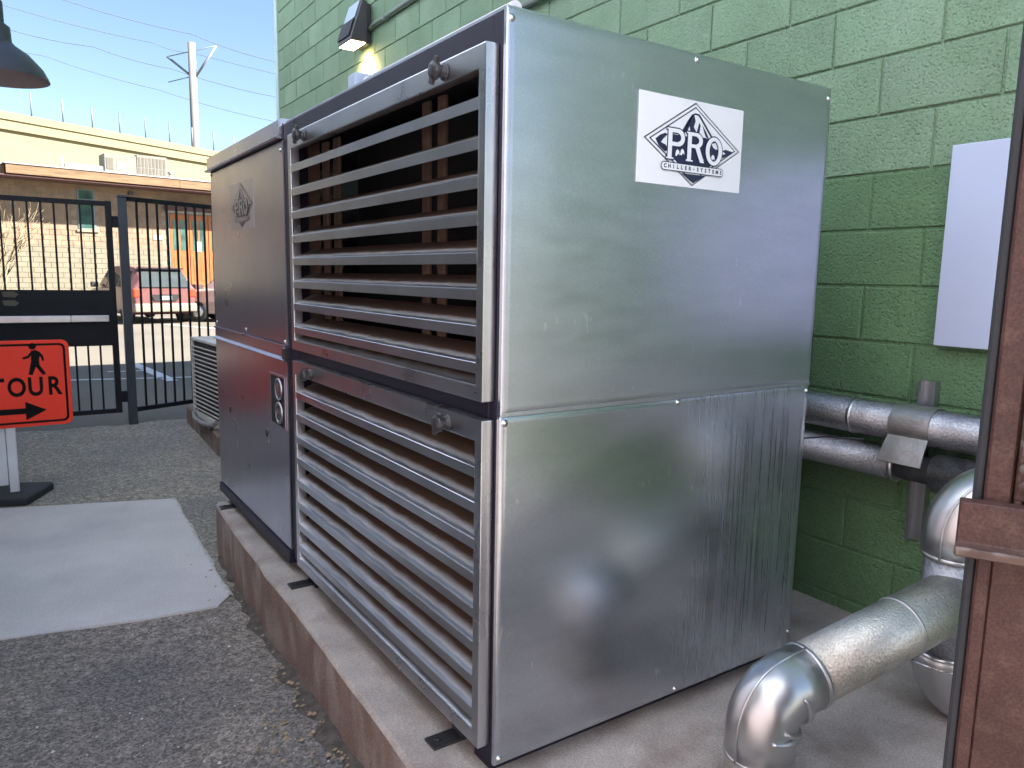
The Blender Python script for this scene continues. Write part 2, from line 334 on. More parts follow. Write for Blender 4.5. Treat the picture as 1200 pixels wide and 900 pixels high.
# painted lines in the lot
ln = MB()
def stripe(p, q, w):
    p, q = Vector(p), Vector(q); d = (q - p).normalized(); nrm = Vector((-d.y, d.x)) * w / 2
    ln.add([(*(p + nrm), G + .006), (*(p - nrm), G + .006), (*(q - nrm), G + .006), (*(q + nrm), G + .006)], [(0, 1, 2, 3)])
stripe((.72, 12.4), (.92, 9.95), .16); stripe((-1.4, 10.9), (.86, 10.33), .09); stripe((.98, 10.3), (3.2, 9.85), .09); stripe((2.8, 22.3), (4.6, 18.2), .12); stripe((.25, 11.4), (.75, 11.3), .08)
tag(ln.build("parking_line", line_m), kind='structure')

# ------------------------------------------------------------------ concrete pad under the chiller
pad = empty("concrete_pad", (0, 0, G), "low rust stained concrete plinth carrying the big metal chiller", "plinth")
pt = MB(); left = []
n = 46
for i in range(n + 1):
    y = 2.76 - (2.76 + 3.0) * i / n; x = -.052 - (.093) * (2.76 - y) / 2.6 + random.uniform(-.004, .004) + .008 * math.sin(y * 2.3)
    left.append((x, y))
top = [(x + .012, y, -.06) for x, y in left]; mid = [(x, y, -.074) for x, y in left]; bot = [(x + random.uniform(-.004, .012), y, -.46) for x, y in left]
N = n + 1
rt = [(1.72, y, -.06) for x, y in left]
pt.add(top + rt, [(i, i + 1, N + i + 1, N + i) for i in range(n)], 0)
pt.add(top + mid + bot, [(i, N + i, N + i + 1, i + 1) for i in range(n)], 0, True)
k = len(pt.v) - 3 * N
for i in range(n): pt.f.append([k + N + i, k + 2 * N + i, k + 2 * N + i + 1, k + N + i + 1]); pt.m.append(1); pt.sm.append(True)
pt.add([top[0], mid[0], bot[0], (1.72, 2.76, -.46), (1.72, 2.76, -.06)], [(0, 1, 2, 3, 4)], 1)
o = pt.build("plinth_body", [pad_m, padside_m], pad); o.location = (0, 0, -G)
# mesh is in world height, so undo the empty's height
def at_world(o): o.location = Vector(o.location) - Vector(o.parent.location); return o
o.location = (0, 0, -G)

# small far plinth + condenser
pad2 = MB(); pad2.prism([(.46, 5.02), (.50, 5.0), (1.3, 5.0), (1.3, 6.75), (.56, 6.78), (.52, 6.7)], 2, G - .02, -.17)
tag(pad2.build("concrete_plinth", [padside_m], bevel=.012), "small stained concrete plinth under the slatted condenser by the gate", "plinth")
ac = empty("condenser_unit", (.53, 5.5, -.17), "ivory slatted air conditioning condenser beyond the chiller's far end", "condenser", rz=R(4))
bx("casing", acdark_m, ac, .02, .42, -.35, .62, .0, .72)
bx("top_cover", acw_m, ac, -.005, .44, -.37, .64, .72, .75, .006)
for yy in (-.36, .62): bx("corner_post", acw_m, ac, -.004, .03, yy, yy + .02, .02, .72, .002)
bx("bottom_rail", acw_m, ac, -.004, .03, -.34, .62, .0, .05, .002)
fin = MB().box(-.006, .002, -.34, .62, -.0045, .0045).mesh("slat", acw_m)
for i in range(16): link("slat", fin, ac, (0, 0, .085 + i * .039))
ho = MB().tube([(.50, 5.25, -.10), (.47, 5.3, -.13), (.43, 5.5, -.14), (.43, 5.8, -.145), (.47, 6.05, -.14), (.53, 6.1, -.1), (.56, 6.05, .0)], .022, 10)
tag(ho.build("drain_hose", hose_m), "grey hose looped on the small plinth in front of the condenser", "hose")

# ------------------------------------------------------------------ green block building
YE = 7.2; XW = 1.69; ZT = 7.65
bld = empty("block_building", (XW, YE, G), "painted green concrete block building behind the chiller", "building")
OX, OY, OZ = XW, YE, G
bk = MB().box(.008, 10, -9.9, 0, 0, ZT - G)
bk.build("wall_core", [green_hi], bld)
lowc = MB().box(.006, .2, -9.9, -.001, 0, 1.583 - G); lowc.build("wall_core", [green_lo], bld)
bx("corner_trim", trim_m, bld, -.012, .05, -.03, .05, .0, ZT - G, .004)
bx("coping", trim_m, bld, -.05, 10.0, -9.9, .06, ZT - G, ZT - G + .12)
P_, HL, HH, J = .1995, .4, .1995, .009
def block_verts(l, h, c=.004, d=.008):
    y0, y1, z0, z1 = J / 2, l - J / 2, J / 2, h - J / 2
    v = [(d + .004, y0, z0), (d + .004, y1, z0), (d + .004, y1, z1), (d + .004, y0, z1), (c, y0, z0), (c, y1, z0), (c, y1, z1), (c, y0, z1),
         (0, y0 + c, z0 + c), (0, y1 - c, z0 + c), (0, y1 - c, z1 - c), (0, y0 + c, z1 - c)]
    f = [(8, 11, 10, 9)] + [(4 + i, 8 + i, 8 + (i + 1) % 4, 4 + (i + 1) % 4) for i in range(4)] + [(i, 4 + i, 4 + (i + 1) % 4, (i + 1) % 4) for i in range(4)]
    return v, f
def prj(p):
    d = Vector(p) - CP; z = d.dot(CF)
    if z < .1: return None
    return 600 + 874.27 * d.dot(CR) / z, 450 - 874.27 * d.dot(CU) / z
def seen(p):
    q = prj(p)
    if not q or not (-15 < q[0] < 1215 and -15 < q[1] < 915): return None
    x, y = q
    if x > 1200 or (x > 1150 and y > 520): return None
    if x < 590:
        return q if y < 6 + (590 - x) * .535 + 6 else None
    if x < 935: return q if y < 6 + (x - 590) * .265 + 6 else None
    return q
cand = []; rest = {0: MB(), 1: MB()}
blk_mesh = {0: None, 1: None}
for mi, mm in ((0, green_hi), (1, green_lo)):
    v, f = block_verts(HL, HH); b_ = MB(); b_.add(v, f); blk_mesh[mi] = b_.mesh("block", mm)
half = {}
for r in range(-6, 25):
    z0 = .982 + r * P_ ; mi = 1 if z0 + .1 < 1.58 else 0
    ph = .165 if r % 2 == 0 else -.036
    y = ph - .4 * 20
    while y < YE - .02:
        l = min(HL, YE - .03 - y); y0 = y; y += HL
        if l < .05 or y0 < -2.65: continue
        c = (XW, y0 + l / 2, z0 + .1)
        s = seen(c)
        dist = (Vector(c) - CP).length
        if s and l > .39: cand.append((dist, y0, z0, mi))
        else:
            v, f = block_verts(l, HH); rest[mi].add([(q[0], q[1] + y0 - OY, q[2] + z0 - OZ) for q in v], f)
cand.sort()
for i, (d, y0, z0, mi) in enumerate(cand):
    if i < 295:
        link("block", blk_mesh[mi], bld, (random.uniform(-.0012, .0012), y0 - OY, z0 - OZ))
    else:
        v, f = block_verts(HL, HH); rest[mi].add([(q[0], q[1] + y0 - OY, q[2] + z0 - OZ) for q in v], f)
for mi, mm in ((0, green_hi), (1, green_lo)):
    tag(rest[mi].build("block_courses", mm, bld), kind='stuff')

# left building that carries the barn lamp (its face lies just outside the picture)
lb = empty("stucco_building", (-2.05, 9.6, G), "mauve brown stucco building along the left side of the alley", "building")
bx("wall", stucco_m, lb, -6, 0, -26, 0, 0, 3.2)
bx("upper_bounce_wall", bouncewall_m, lb, -6, -.01, -26, 0, 3.2, 8.6)  # unseen upper storey, added tall and pale to bounce sunlight into the alley
bx("coping", brown_m, lb, -6.02, .05, -26, .04, 8.6, 8.75)
bx("base_course", padside_m, lb, -.0, .02, -26, 0, 0, .3)
lamp = empty("barn_lamp", (-.9, 2.36, 1.96), "charcoal gooseneck barn lamp hanging at the top left corner", "lamp")
q = MB(); q.lathe([(.022, .30), (.035, .28), (.036, .20), (.055, .185), (.058, .13), (.07, .115), (.115, .085), (.16, .035), (.178, .0), (.182, -.012)], 36); q.build("lamp_shade", lampshade_m, lamp)
q = MB(); q.lathe([(.180, -.011), (.157, .03), (.112, .078), (.065, .105), (.001, .11)], 36); q.build("shade_lining", lampin_m, lamp)
q = MB(); q.lathe([(.001, .05), (.02, .055), (.028, .075), (.02, .105)], 16); q.build("bulb", lampin_m, lamp)
q = MB(); q.tube([(0, 0, .29)] + [(-.2 + .2 * math.cos(R(t)), 0, .34 + .2 * math.sin(R(t))) for t in range(0, 181, 15)] + [(-.45, 0, .24), (-.7, 0, .22), (-1.15, 0, .22)], .014, 10); q.build("gooseneck_arm", lampshade_m, lamp)
q = MB(); q.lathe([(.0, 0), (.06, 0), (.06, .02), (0, .02)], 20, Matrix.Translation((-1.15, 0, .22)) @ Matrix.Rotation(R(90), 4, 'Y')); q.build("wall_plate", lampshade_m, lamp)

# ------------------------------------------------------------------ the chiller
W, Ln, H, DV, SE = 1.155, 2.825, 1.76, 1.573, .875
ch = empty("packaged_chiller", (0, 0, 0), "large galvanised steel chiller cabinet with louvred side and sign on its end", "chiller")
# interior core, back, roof
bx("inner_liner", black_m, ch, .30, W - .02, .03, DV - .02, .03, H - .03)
bx("rear_panel", galv_side, ch, W - .019, W - .004, .012, Ln - .01, .02, H - .02)
bx("roof_panel", galv, ch, .004, W + .002, .002, DV - .002, H - .004, H + .006, .002)
# end panels
def endpanel(z0, z1, m, dents):
    # a folded sheet whose face is very slightly buckled, as thin sheet metal is
    q = MB(); q.box(.0, W, .0005, .010, z0, z1); nx_, nz_ = 64, 52; h_ = z1 - z0
    vs = []
    for j in range(nz_ + 1):
        for i in range(nx_ + 1):
            u, v = i / nx_, j / nz_; x = .003 + (W - .006) * u; z = z0 + .003 + (h_ - .006) * v; d = 0
            for (px, pz, qx, qz, wd, amp) in dents:
                ex, ez = qx - px, qz - pz; L2 = ex * ex + ez * ez; t = max(0, min(1, ((x - px) * ex + (z - z0 - pz) * ez) / L2)); r2 = (x - px - ex * t) ** 2 + (z - z0 - pz - ez * t) ** 2
                d += amp * math.exp(-r2 / (wd * wd))
            e = min(1, min(u, 1 - u) * 9) * min(1, min(v, 1 - v) * 9)
            vs.append((x, -.002 - d * e, z))
    q.add(vs, [(j * (nx_ + 1) + i, j * (nx_ + 1) + i + 1, (j + 1) * (nx_ + 1) + i + 1, (j + 1) * (nx_ + 1) + i) for j in range(nz_) for i in range(nx_)], 0, True)
    n_ = nx_ + 1; rim = [i for i in range(n_)] + [j * n_ + nx_ for j in range(1, nz_ + 1)] + [nz_ * n_ + i for i in range(nx_ - 1, -1, -1)] + [j * n_ for j in range(nz_ - 1, 0, -1)]
    k0 = len(q.v) - len(vs); m0 = len(q.v)
    for r_ in rim:
        x, y, z = vs[r_]; q.v.append((0 if x < .01 else W if x > W - .01 else x, .0, z0 if z < z0 + .01 else z1 if z > z1 - .01 else z))
    for a_ in range(len(rim)):
        b_ = (a_ + 1) % len(rim); q.f.append([k0 + rim[a_], k0 + rim[b_], m0 + b_, m0 + a_]); q.m.append(0); q.sm.append(False)
    return q.build("end_panel", m, ch)
up = endpanel(SE + .001, H, galv, ((.1, .55, .5, .35, .16, .0012), (.75, .2, 1.0, .5, .14, -.0014), (.3, .1, .8, .12, .08, .0009), (.5, .7, .9, .75, .15, .0008)))
lo = endpanel(.0, SE - .002, galv_streak, ((.0, .60, .40, .78, .05, .0011), (.25, .45, .6, .55, .14, -.0016), (.5, .2, .9, .3, .18, .0012), (.1, .2, .3, .3, .12, -.0010), (.8, .55, 1.0, .75, .12, .0010)))
up.location.y = -.004
# small stitched hem under the seam
bx("seam_hem", galv, ch, .0, W, -.0065, -.003, SE - .004, SE + .008, .0015)
scm = MB(); scm.lathe([(.0001, -.006), (.006, -.0055), (.0075, -.003), (.0085, -.001), (.0125, 0), (.0125, .001)], 12, Matrix.Rotation(R(-90), 4, 'X') @ Matrix.Scale(-1, 4, (0, 0, 1))); scm = scm.mesh("screw", steel_m)
scm.transform(Matrix.Identity(4))
scr = MB(); scr.lathe([(.0001, .006), (.006, .0055), (.0075, .003), (.0085, .001), (.0125, 0.0002), (.0125, -.001)], 12, Matrix.Rotation(R(90), 4, 'X')); scr.v = [tuple(c * .72 for c in v) for v in scr.v]; scm = scr.mesh("screw", steel_m)
for x, z in ((.012, 1.738), (.58, 1.747), (1.142, 1.732)): link("screw", scm, up, (x, -.002, z))
for x, z in ((.014, .857), (.577, .862), (1.146, .855), (.014, .016), (.623, .012), (1.143, .055)): link("screw", scm, lo, (x, -.002, z))
# dark frame
fr = MB()
fr.prism([(.002, .011), (.045, .011), (.045, .05), (.002, .05)], 2, .012, H - .002)
fr.build("corner_post", dark_m, ch, .003)
bx("corner_post", dark_m, ch, .002, .05, 1.43, DV - .012, .012, H - .002, .003)
bx("top_rail", dark_m, ch, .003, .05, .0505, 1.429, 1.66, H - .003, .003)
bx("mid_rail", dark_m, ch, .003, .05, .0505, 1.429, .85, .925, .003)
bx("bottom_rail", dark_m, ch, .003, .05, .0505, 1.429, .012, .075, .003)
bx("side_jamb", dust_m, ch, .051, .12, .015, .04, .03, H - .03)
bx("side_jamb", dust_m, ch, .051, .10, 1.44, 1.45, .03, H - .03)
for z0, z1 in ((.08, .845), (.93, 1.655)):
    for yc in (.36, .45, 1.115, 1.225):
        bx("inner_post", dust_m, ch, .0505, .062, yc, yc + (.04 if yc < 1 else .055), z0, z1, .002)
bx("inner_shelf", dust_m, ch, .085, .29, .042, 1.43, .84, .86)
# a fan shroud ring glimpsed inside the upper bay
# louvre frames
def louver(z0, z1, nb, knobs):
    y0, y1 = .022, 1.405; t, sL = .052, .030
    fz = MB()
    xo, xi = -.034, .0
    outer = [(y0, z0), (y1, z0), (y1, z1), (y0, z1)]
    inner = [(y0 + sL, z0 + .036), (y1 - sL, z0 + .036), (y1 - sL, z1 - t), (y0 + sL, z1 - t)]
    vs = [(xo, *p) for p in outer] + [(xo, *p) for p in inner] + [(xi, *p) for p in outer] + [(xi, *p) for p in inner]
    fs = []
    for i in range(4):
        j = (i + 1) % 4
        fs += [(i, j, 4 + j, 4 + i), (8 + i, 12 + i, 12 + j, 8 + j), (i, 8 + i, 8 + j, j), (4 + i, 4 + j, 12 + j, 12 + i)]
    fz.add(vs, fs)
    fo = fz.build("louver_frame", louver_m, ch, .003, bseg=2)
    # blade: front lip, top running back and up
    pitch = (z1 - t - z0 - .036) / (nb + .35)
    pr = [(-.033, -.013), (-.031, -.0135), (-.0305, .0105), (.050, .045), (.050, .0465), (-.0315, .0130), (-.033, .0115)]
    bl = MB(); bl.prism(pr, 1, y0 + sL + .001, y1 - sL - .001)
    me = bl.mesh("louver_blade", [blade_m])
    for i in range(nb):
        zc = z1 - t - pitch * (i + 1.0) + .012
        bo = link("louver_blade", me, fo, (0, 0, zc + random.uniform(-.0015, .0015))); bo.rotation_euler = (R(random.uniform(-.10, .10)), R(random.uniform(-1.6, 1.6)), 0)
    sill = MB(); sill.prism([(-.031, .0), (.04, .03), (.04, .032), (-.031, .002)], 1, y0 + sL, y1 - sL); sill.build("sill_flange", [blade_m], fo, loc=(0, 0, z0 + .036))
    for (y, z) in knobs:
        kb = MB()
        Mx = Matrix.Translation((-.034, y, z)) @ Matrix.Rotation(R(-90), 4, 'Y')
        kb.lathe([(.0, 0), (.021, 0), (.021, .006), (.015, .008), (.015, .02), (.022, .022), (.023, .034), (.014, .04), (.0001, .041)], 10, Mx, smooth=False)
        kb.box(-.006, .006, -.032, .032, .024, .036, M=Mx @ Matrix.Rotation(R(62), 4, 'Z'))
        kb.build("latch_knob", knob_m, fo, .002)
    return fo
louver(.905, 1.690, 8, ((.203, 1.662), (1.215, 1.662)))
louver(.045, .862, 8, ((.18, .832), (1.19, .832)))
# far section: cap, panels
bx("upper_side_panel", galv_side, ch, .0, .02, DV, Ln, .905, 1.70, .003)
bx("lower_side_door", galv_side, ch, -.004, .02, DV, Ln - .004, .045, .835, .003)
q = MB(); q.prism([(-.012, .836), (-.018, .838), (-.018, .842), (-.004, .852), (-.004, .893), (-.012, .895), (-.012, .902), (.02, .902), (.02, .836)], 1, DV + .002, Ln); q.build("mid_flashing", galv_side, ch)
q = MB(); q.prism([(-.022, 1.705), (-.026, 1.712), (-.012, 1.722), (-.012, 1.775), (.0, 1.782), (W, 1.782), (W, 1.76), (.02, 1.76), (.02, 1.705)], 1, DV + .004, Ln + .02); q.build("top_cap", galv_side, ch)
bx("far_base_rail", dark_m, ch, -.012, .05, DV, Ln, -.012, .04, .004)
bx("far_end_panel", galv_side, ch, .003, W - .02, Ln - .004, Ln + .004, .02, 1.758)
bx("hinge_block", knob_m, ch, -.02, .004, 1.545, 1.59, .845, .895, .004)
for y, z in ((1.60, 1.665), (2.2, .925), (2.80, 1.69), (1.6, .915), (2.79, .925)):
    o = link("screw", scm, ch, (-.001, y, z)); o.rotation_euler = (0, 0, R(-90))
for y, z in ((2.548, .491), (1.887, .488)):
    q = MB(); q.lathe([(.0001, .004), (.010, .004), (.013, .002), (.013, -.002)], 12, Matrix.Translation((-.004, y, z)) @ Matrix.Rotation(R(-90), 4, 'Y') @ Matrix.Scale(1.5, 4, (1, 0, 0))); q.build("keyhole", knob_m, ch)
# gauge window
gw = MB(); gw.box(-.0055, -.001, 1.60, 1.80, .555, .765); gw = gw.build("gauge_window", black_m, ch, .002)
q = MB()
for (y0, y1, z0, z1) in ((1.595, 1.602, .55, .77), (1.798, 1.805, .55, .77), (1.602, 1.798, .55, .557), (1.602, 1.798, .763, .77)): q.box(-.010, -.0055, y0, y1, z0, z1)
q.build("window_trim", galv_side, gw)
for z in (.710, .610):
    q = MB(); Mx = Matrix.Translation((-.0055, 1.685, z)) @ Matrix.Rotation(R(-90), 4, 'Y')
    q.lathe([(.047, 0), (.047, .006), (.040, .008), (.038, .004)], 24, Mx); q.build("gauge_bezel", strut_m, gw)
    q = MB(); q.lathe([(.038, .004), (.0001, .0042)], 24, Mx); q.box(-.002, .002, -.005, .032, .0043, .0055, M=Mx @ Matrix.Rotation(R(40), 4, 'Z')); q.build("gauge_dial", dial_m, gw)
# skids and clips
for y in (.06, 1.38, 2.66): bx("skid_rail", dark_m, ch, .03, W - .03, y, y + .08, -.058, -.002)
bx("skid_rail", dark_m, ch, .06, .12, .145, 2.655, -.05, -.001)
for y in (.235, 1.445, 2.64):
    q = MB(); q.box(-.055, .05, y - .028, y + .028, -.060, -.052); q.box(.03, .05, y - .028, y + .028, -.052, -.004); q.lathe([(.0001, .008), (.009, .008), (.009, 0)], 8, Matrix.Translation((-.03, y, -.052)), smooth=False); q.build("anchor_clip", knob_m, ch, .001)

# ---- sticker: white plate, diamond, mountains, letters, ribbon
def sticker(M, w, h, parent, plate_m, ink):
    q = MB()
    lay = [0]
    def poly(pts, mi, lvl):
        q.add([M @ Vector((u * w, (1 - v) * h, .0008 + lvl * .00045)) for u, v in pts], [tuple(range(len(pts)))], mi)
    q.box(0, w, 0, h, -.0012, .0008, 0, M)
    cx, cy = .513, .5
    def dia(s, mi, lvl): poly([(cx, cy - .48 * s), (cx + .465 * s, cy), (cx, cy + .48 * s), (cx - .465 * s, cy)], mi, lvl)
    dia(1.0, 1, 0); dia(.965, 0, 1); dia(.90, 1, 2); dia(.865, 0, 3)
    # peak outline and rock faces
    L4 = 4
    poly([(.36, .42), (.40, .34), (.44, .24), (.475, .165), (.51, .14), (.55, .145), (.59, .21), (.66, .33), (.72, .43), (.70, .43), (.64, .335), (.575, .22), (.54, .165), (.51, .16), (.485, .185), (.455, .26), (.42, .35), (.385, .43)], 1, L4)
    poly([(.40, .40), (.435, .29), (.47, .19), (.50, .17), (.515, .23), (.50, .30), (.53, .36), (.50, .41), (.47, .37), (.46, .30), (.44, .36)], 1, L4)
    poly([(.53, .36), (.55, .24), (.565, .27), (.555, .38)], 1, L4)
    poly([(.58, .26), (.62, .33), (.66, .42), (.62, .39), (.60, .33)], 1, L4)
    poly([(.15, .50), (.19, .45), (.235, .42), (.26, .43), (.22, .49), (.20, .53), (.245, .55), (.27, .60), (.24, .63), (.18, .57)], 1, L4)
    poly([(.79, .52), (.83, .50), (.90, .515), (.86, .56), (.80, .61), (.79, .57), (.83, .55)], 1, L4)
    # dark water and shore band behind the letters
    poly([(.26, .42), (.45, .42), (.62, .40), (.79, .47), (.79, .55), (.79, .60), (.67, .735), (.36, .735), (.26, .62)], 1, L4)
    for (u0, v0) in ((.355, .60), (.40, .585), (.575, .60), (.595, .655), (.66, .60), (.70, .60)):
        poly([(u0 - .02, v0 + .055), (u0 - .013, v0), (u0, v0 - .018), (u0 + .016, v0), (u0 + .022, v0 + .05), (u0 + .008, v0 + .03), (u0 - .006, v0 + .06)], 0, 5)
    poly([(.68, .46), (.72, .44), (.76, .50), (.73, .52), (.70, .50)], 0, 5)
    # letters P R O, hand cut slab capitals with an outline
    def letter(strokes, grow, mi, lvl):
        for k_, st in enumerate(strokes): q.add([M @ Vector((u * w, (1 - v) * h, .0008 + lvl * .00045 + .00001 * k_)) for u, v in st], [tuple(range(len(st)))], mi)
    def rect(u0, v0, u1, v1, g): return [(u0 - g * .57, v1 + g), (u1 + g * .57, v1 + g), (u1 + g * .57, v0 - g), (u0 - g * .57, v0 - g)]
    def ring(uc, vc, ru, rv, tu, tv, g, a0, a1, n=20):
        out = []
        for i in range(n):
            b0, b1 = R(a0 + (a1 - a0) * i / n), R(a0 + (a1 - a0) * (i + 1) / n)
            o0 = (ru + g * .57, rv + g); i0 = (ru - tu - g * .57, rv - tv - g)
            out.append([(uc + o0[0] * math.cos(b0), vc + o0[1] * math.sin(b0)), (uc + o0[0] * math.cos(b1), vc + o0[1] * math.sin(b1)), (uc + i0[0] * math.cos(b1), vc + i0[1] * math.sin(b1)), (uc + i0[0] * math.cos(b0), vc + i0[1] * math.sin(b0))])
        return out
    def PRO(g, mi, lvl):
        p = [rect(.262, .355, .30, .70, g), rect(.250, .355, .34, .372, g), rect(.250, .683, .318, .70, g), rect(.30, .355, .355, .40, g), rect(.30, .505, .355, .55, g)] + ring(.355, .4525, .062, .0975, .036, .052, g, -90, 90)
        r_ = [rect(.445, .365, .483, .70, g), rect(.433, .365, .52, .382, g), rect(.433, .683, .50, .70, g), rect(.483, .365, .53, .405, g), rect(.483, .50, .53, .54, g)] + ring(.53, .4525, .060, .0875, .036, .048, g, -90, 90)
        leg = [[(.515 - g * .57, .525 - g), (.560 + g * .57, .525 - g), (.612 + g * .57, .70 + g), (.572 - g * .57, .70 + g)]]
        o_ = ring(.705, .545, .083, .165, .038, .045, g, 0, 360, 36)
        letter(p + r_ + leg + o_, g, mi, lvl)
    PRO(.014, 1, 6); PRO(.0, 0, 7)
    # ribbon with the two small words, dark tip below
    poly([(.40, .845), (.632, .845), (.517, .945)], 1, 4)
    def pill(g, mi, lvl):
        r0 = .04 + g; asp = h / w
        pts = [(.235 + r0 * asp * math.cos(R(t)), .785 + r0 * math.sin(R(t))) for t in range(90, 271, 15)] + [(.785 + r0 * asp * math.cos(R(t)), .785 + r0 * math.sin(R(t))) for t in range(-90, 91, 15)]
        poly(pts[::-1], mi, lvl)
    pill(.010, 1, 6); pill(.0, 0, 7)
    words = "CHILLER\u2022SYSTEMS"
    for i, c in enumerate(words):
        v_, f_ = text_mesh(c, h * .062, offset=.0006)
        u = .245 + (.785 - .245) * i / (len(words) - 1)
        if c == "\u2022":
            poly([(u - .006, .785), (u, .774), (u + .006, .785), (u, .796)], 1, 8)
        else: q.add([M @ Vector((u * w + x, (1 - .785) * h + y, .0008 + 8 * .00045)) for x, y, z in v_], f_, 1)
    return q.build("logo_sticker", [plate_m, ink], parent)
M1 = Matrix(((1, 0, 0, .384), (0, 0, -1, -.0085), (0, 1, 0, 1.429), (0, 0, 0, 1)))
sticker(M1, .381, .217, ch, white_vinyl, ink_m)
M2 = Matrix(((0, 0, -1, -.0), (-1, 0, 0, 2.43), (0, 1, 0, 1.388), (0, 0, 0, 1)))
sticker(M2, .425, .212, ch, grey_vinyl, ink2_m)

# white tube and box lying on the roof edge
q = MB().tube([(.06, .05, H + .0225), (.055, .85, H + .0225)], .016, 14); q.lathe([(.0, 0), (.018, .002), (.018, .02), (.0, .022)], 12, Matrix.Translation((.055, .85, H + .0225)) @ Matrix.Rotation(R(-90), 4, 'X'))
tag(q.build("white_tube", tube_m), "long white tube lying along the chiller's top edge", "tube")
q = MB().box(.02, .10, .885, .95, H + .006, H + .055); tag(q.build("sensor_box", bluebox_m, bevel=.012, bseg=3), "small blue grey box on the chiller roof at the white tube's end", "box")

# ------------------------------------------------------------------ things on the green wall
wl = empty("wall_light", (XW, 4.72, 3.12), "lit bronze wall light mounted on the green block wall", "light")
q = MB(); q.box(-.05, -.002, -.10, .10, -.06, .26); q.build("back_box", fix_m, wl, .01)
q = MB(); q.prism([(-.052, .26), (-.10, .27), (-.20, -.03), (-.20, -.06), (-.052, -.06)], 1, -.14, .14); q.build("housing", fix_m, wl, .008)
q = MB(); q.box(-.192, -.07, -.125, .125, -.066, -.0605); q.build("lens", lit_m, wl)
q = MB()
for i in range(7): q.box(-.175 - i * .0066, -.150 - i * .0066, -.13, .13, .098 - i * .02, .107 - i * .02)
q.build("cooling_fin", fix_m, wl)
q = MB(); q.prism([(-.106, .262), (-.110, .264), (-.158, .124), (-.154, .122)], 1, -.115, .115); q.build("sky_tint_glass", bluebox_m, wl)  # pale blue plate: the sky's reflection is put into its colour
q = MB().tube([(-.03, 0, .26), (-.03, 0, .40)], .016, 8); q.build("photo_cell", bluebox_m, wl)
ll = bpy.data.lights.new("wall_light_lamp", 'SPOT'); ll.energy = 45; ll.color = (1.0, .66, .25); ll.spot_size = R(110); ll.spot_blend = 1.0; ll.shadow_soft_size = .06
lo_ = bpy.data.objects.new("wall_light_lamp", ll); COL.objects.link(lo_); lo_.parent = wl; lo_.location = (-.16, 0, -.075); lo_.rotation_euler = (0, R(-38), 0)
q = MB().tube([(XW - .03, 4.60, 3.17), (XW - .03, 4.52, 3.19), (XW - .03, 3.9, 3.19), (XW - .03, 1.2, 3.18), (XW - .03, -2, 3.18)], .016, 10)
for y in (4.3, 3.5, 2.6, 1.7): q.box(XW - .05, XW, y - .015, y + .015, 3.165, 3.205)
tag(q.build("conduit", cond_m), "thin conduit running along the wall from the wall light", "conduit")
q = MB().tube([(XW - .03, 3.6, 2.745), (XW - .03, -1.9, 2.745)], .02, 12)
tag(q.build("wall_pipe", cond_m), "dark green pipe on the wall passing over the chiller's near top corner", "pipe")
wp = empty("blank_signboard", (XW, -.62, .99), "plain pale blue metal board hung on the green wall", "board")
q = MB(); q.box(-.035, -.010, -.5, .5, 0, .65); q.build("panel_sheet", panel_m, wp, .004, bseg=2)
for y in (-.4, .4): bx("mount_rail", strut_m, wp, -.0095, -.001, y - .02, y + .02, .02, .63)

# wall pipes
def wallpipe(z, x, r, y0, y1, label, bands, m):
    e = empty("insulated_pipe", (x, y0, z), label, "pipe")
    q = MB().tube([(0, 0, 0), (0, y1 - y0, 0)], r, 28); q.build("jacket", m, e)
    for b in bands:
        q = MB(); q.lathe([(r, -.008), (r + .003, -.006), (r + .003, .006), (r, .008)], 28, Matrix.Translation((0, b - y0, 0)) @ Matrix.Rotation(R(90), 4, 'X')); q.build("band", elbow_m, e)
    return e
pa = wallpipe(.722, XW - .10, .062, -2.1, 4.5, "upper of two silver insulated pipes along the wall", (.09, -.9), jacket_dull)
pb = wallpipe(.578, XW - .105, .056, -.085, 4.5, "lower smooth silver insulated pipe along the wall below another", (-.075,), jacket_dull)
q = MB().tube([(0, 0, 0), (0, -1.9, 0)], .064, 28); q.build("jacket", jacket_dull, pb, loc=(0, -.12 , .0))
q = MB().tube([(0, -.0, 0), (0, -.13, 0)], .045, 20); q.build("bare_pipe", rubber_m, pb)
# saddle plate
q = MB(); ax, az = XW - .10, .722; ra = .066
prof = [(ax + ra * math.cos(R(t)), az + ra * math.sin(R(t))) for t in range(60, 216, 9)] + [(ax - .076, az - .075), (ax - .094, az - .122)]
prof2 = [(x - .003, z + .003) for x, z in prof][::-1]
pp = prof + prof2
vs = [(x, -.195 - .03 * max(0, .69 - z), z) for x, z in pp] + [(x, -.062 + .12 * max(0, .69 - z), z) for x, z in pp]; n = len(pp); m_ = len(prof)
fs = [(i, i + 1, n + i + 1, n + i) for i in range(m_ - 1)] + [(m_ + i, m_ + i + 1, n + m_ + i + 1, n + m_ + i) for i in range(m_ - 1)]
fs += [(i, i + 1, n - 2 - i, n - 1 - i) for i in range(m_ - 1)] + [(n + i + 1, n + i, 2 * n - 1 - i, 2 * n - 2 - i) for i in range(m_ - 1)]
fs += [(m_ - 1, m_, n + m_, n + m_ - 1), (0, n, 2 * n - 1, n - 1)]
q.add(vs, fs, 0, False)
tag(q.build("saddle_plate", saddle_m), "bent metal saddle plate strapped over the upper wall pipe", "plate")
sx = empty("strut_channel", (XW - .003, -.112, .30), "vertical steel strut channel behind the two wall pipes", "bracket")
bx("back_web", strut_m, sx, -.006, 0, -.028, .028, 0, .565)
bx("side_flange", strut_m, sx, -.03, -.0062, -.028, -.020, 0, .565); bx("side_flange", strut_m, sx, -.03, -.0062, .020, .028, 0, .565)
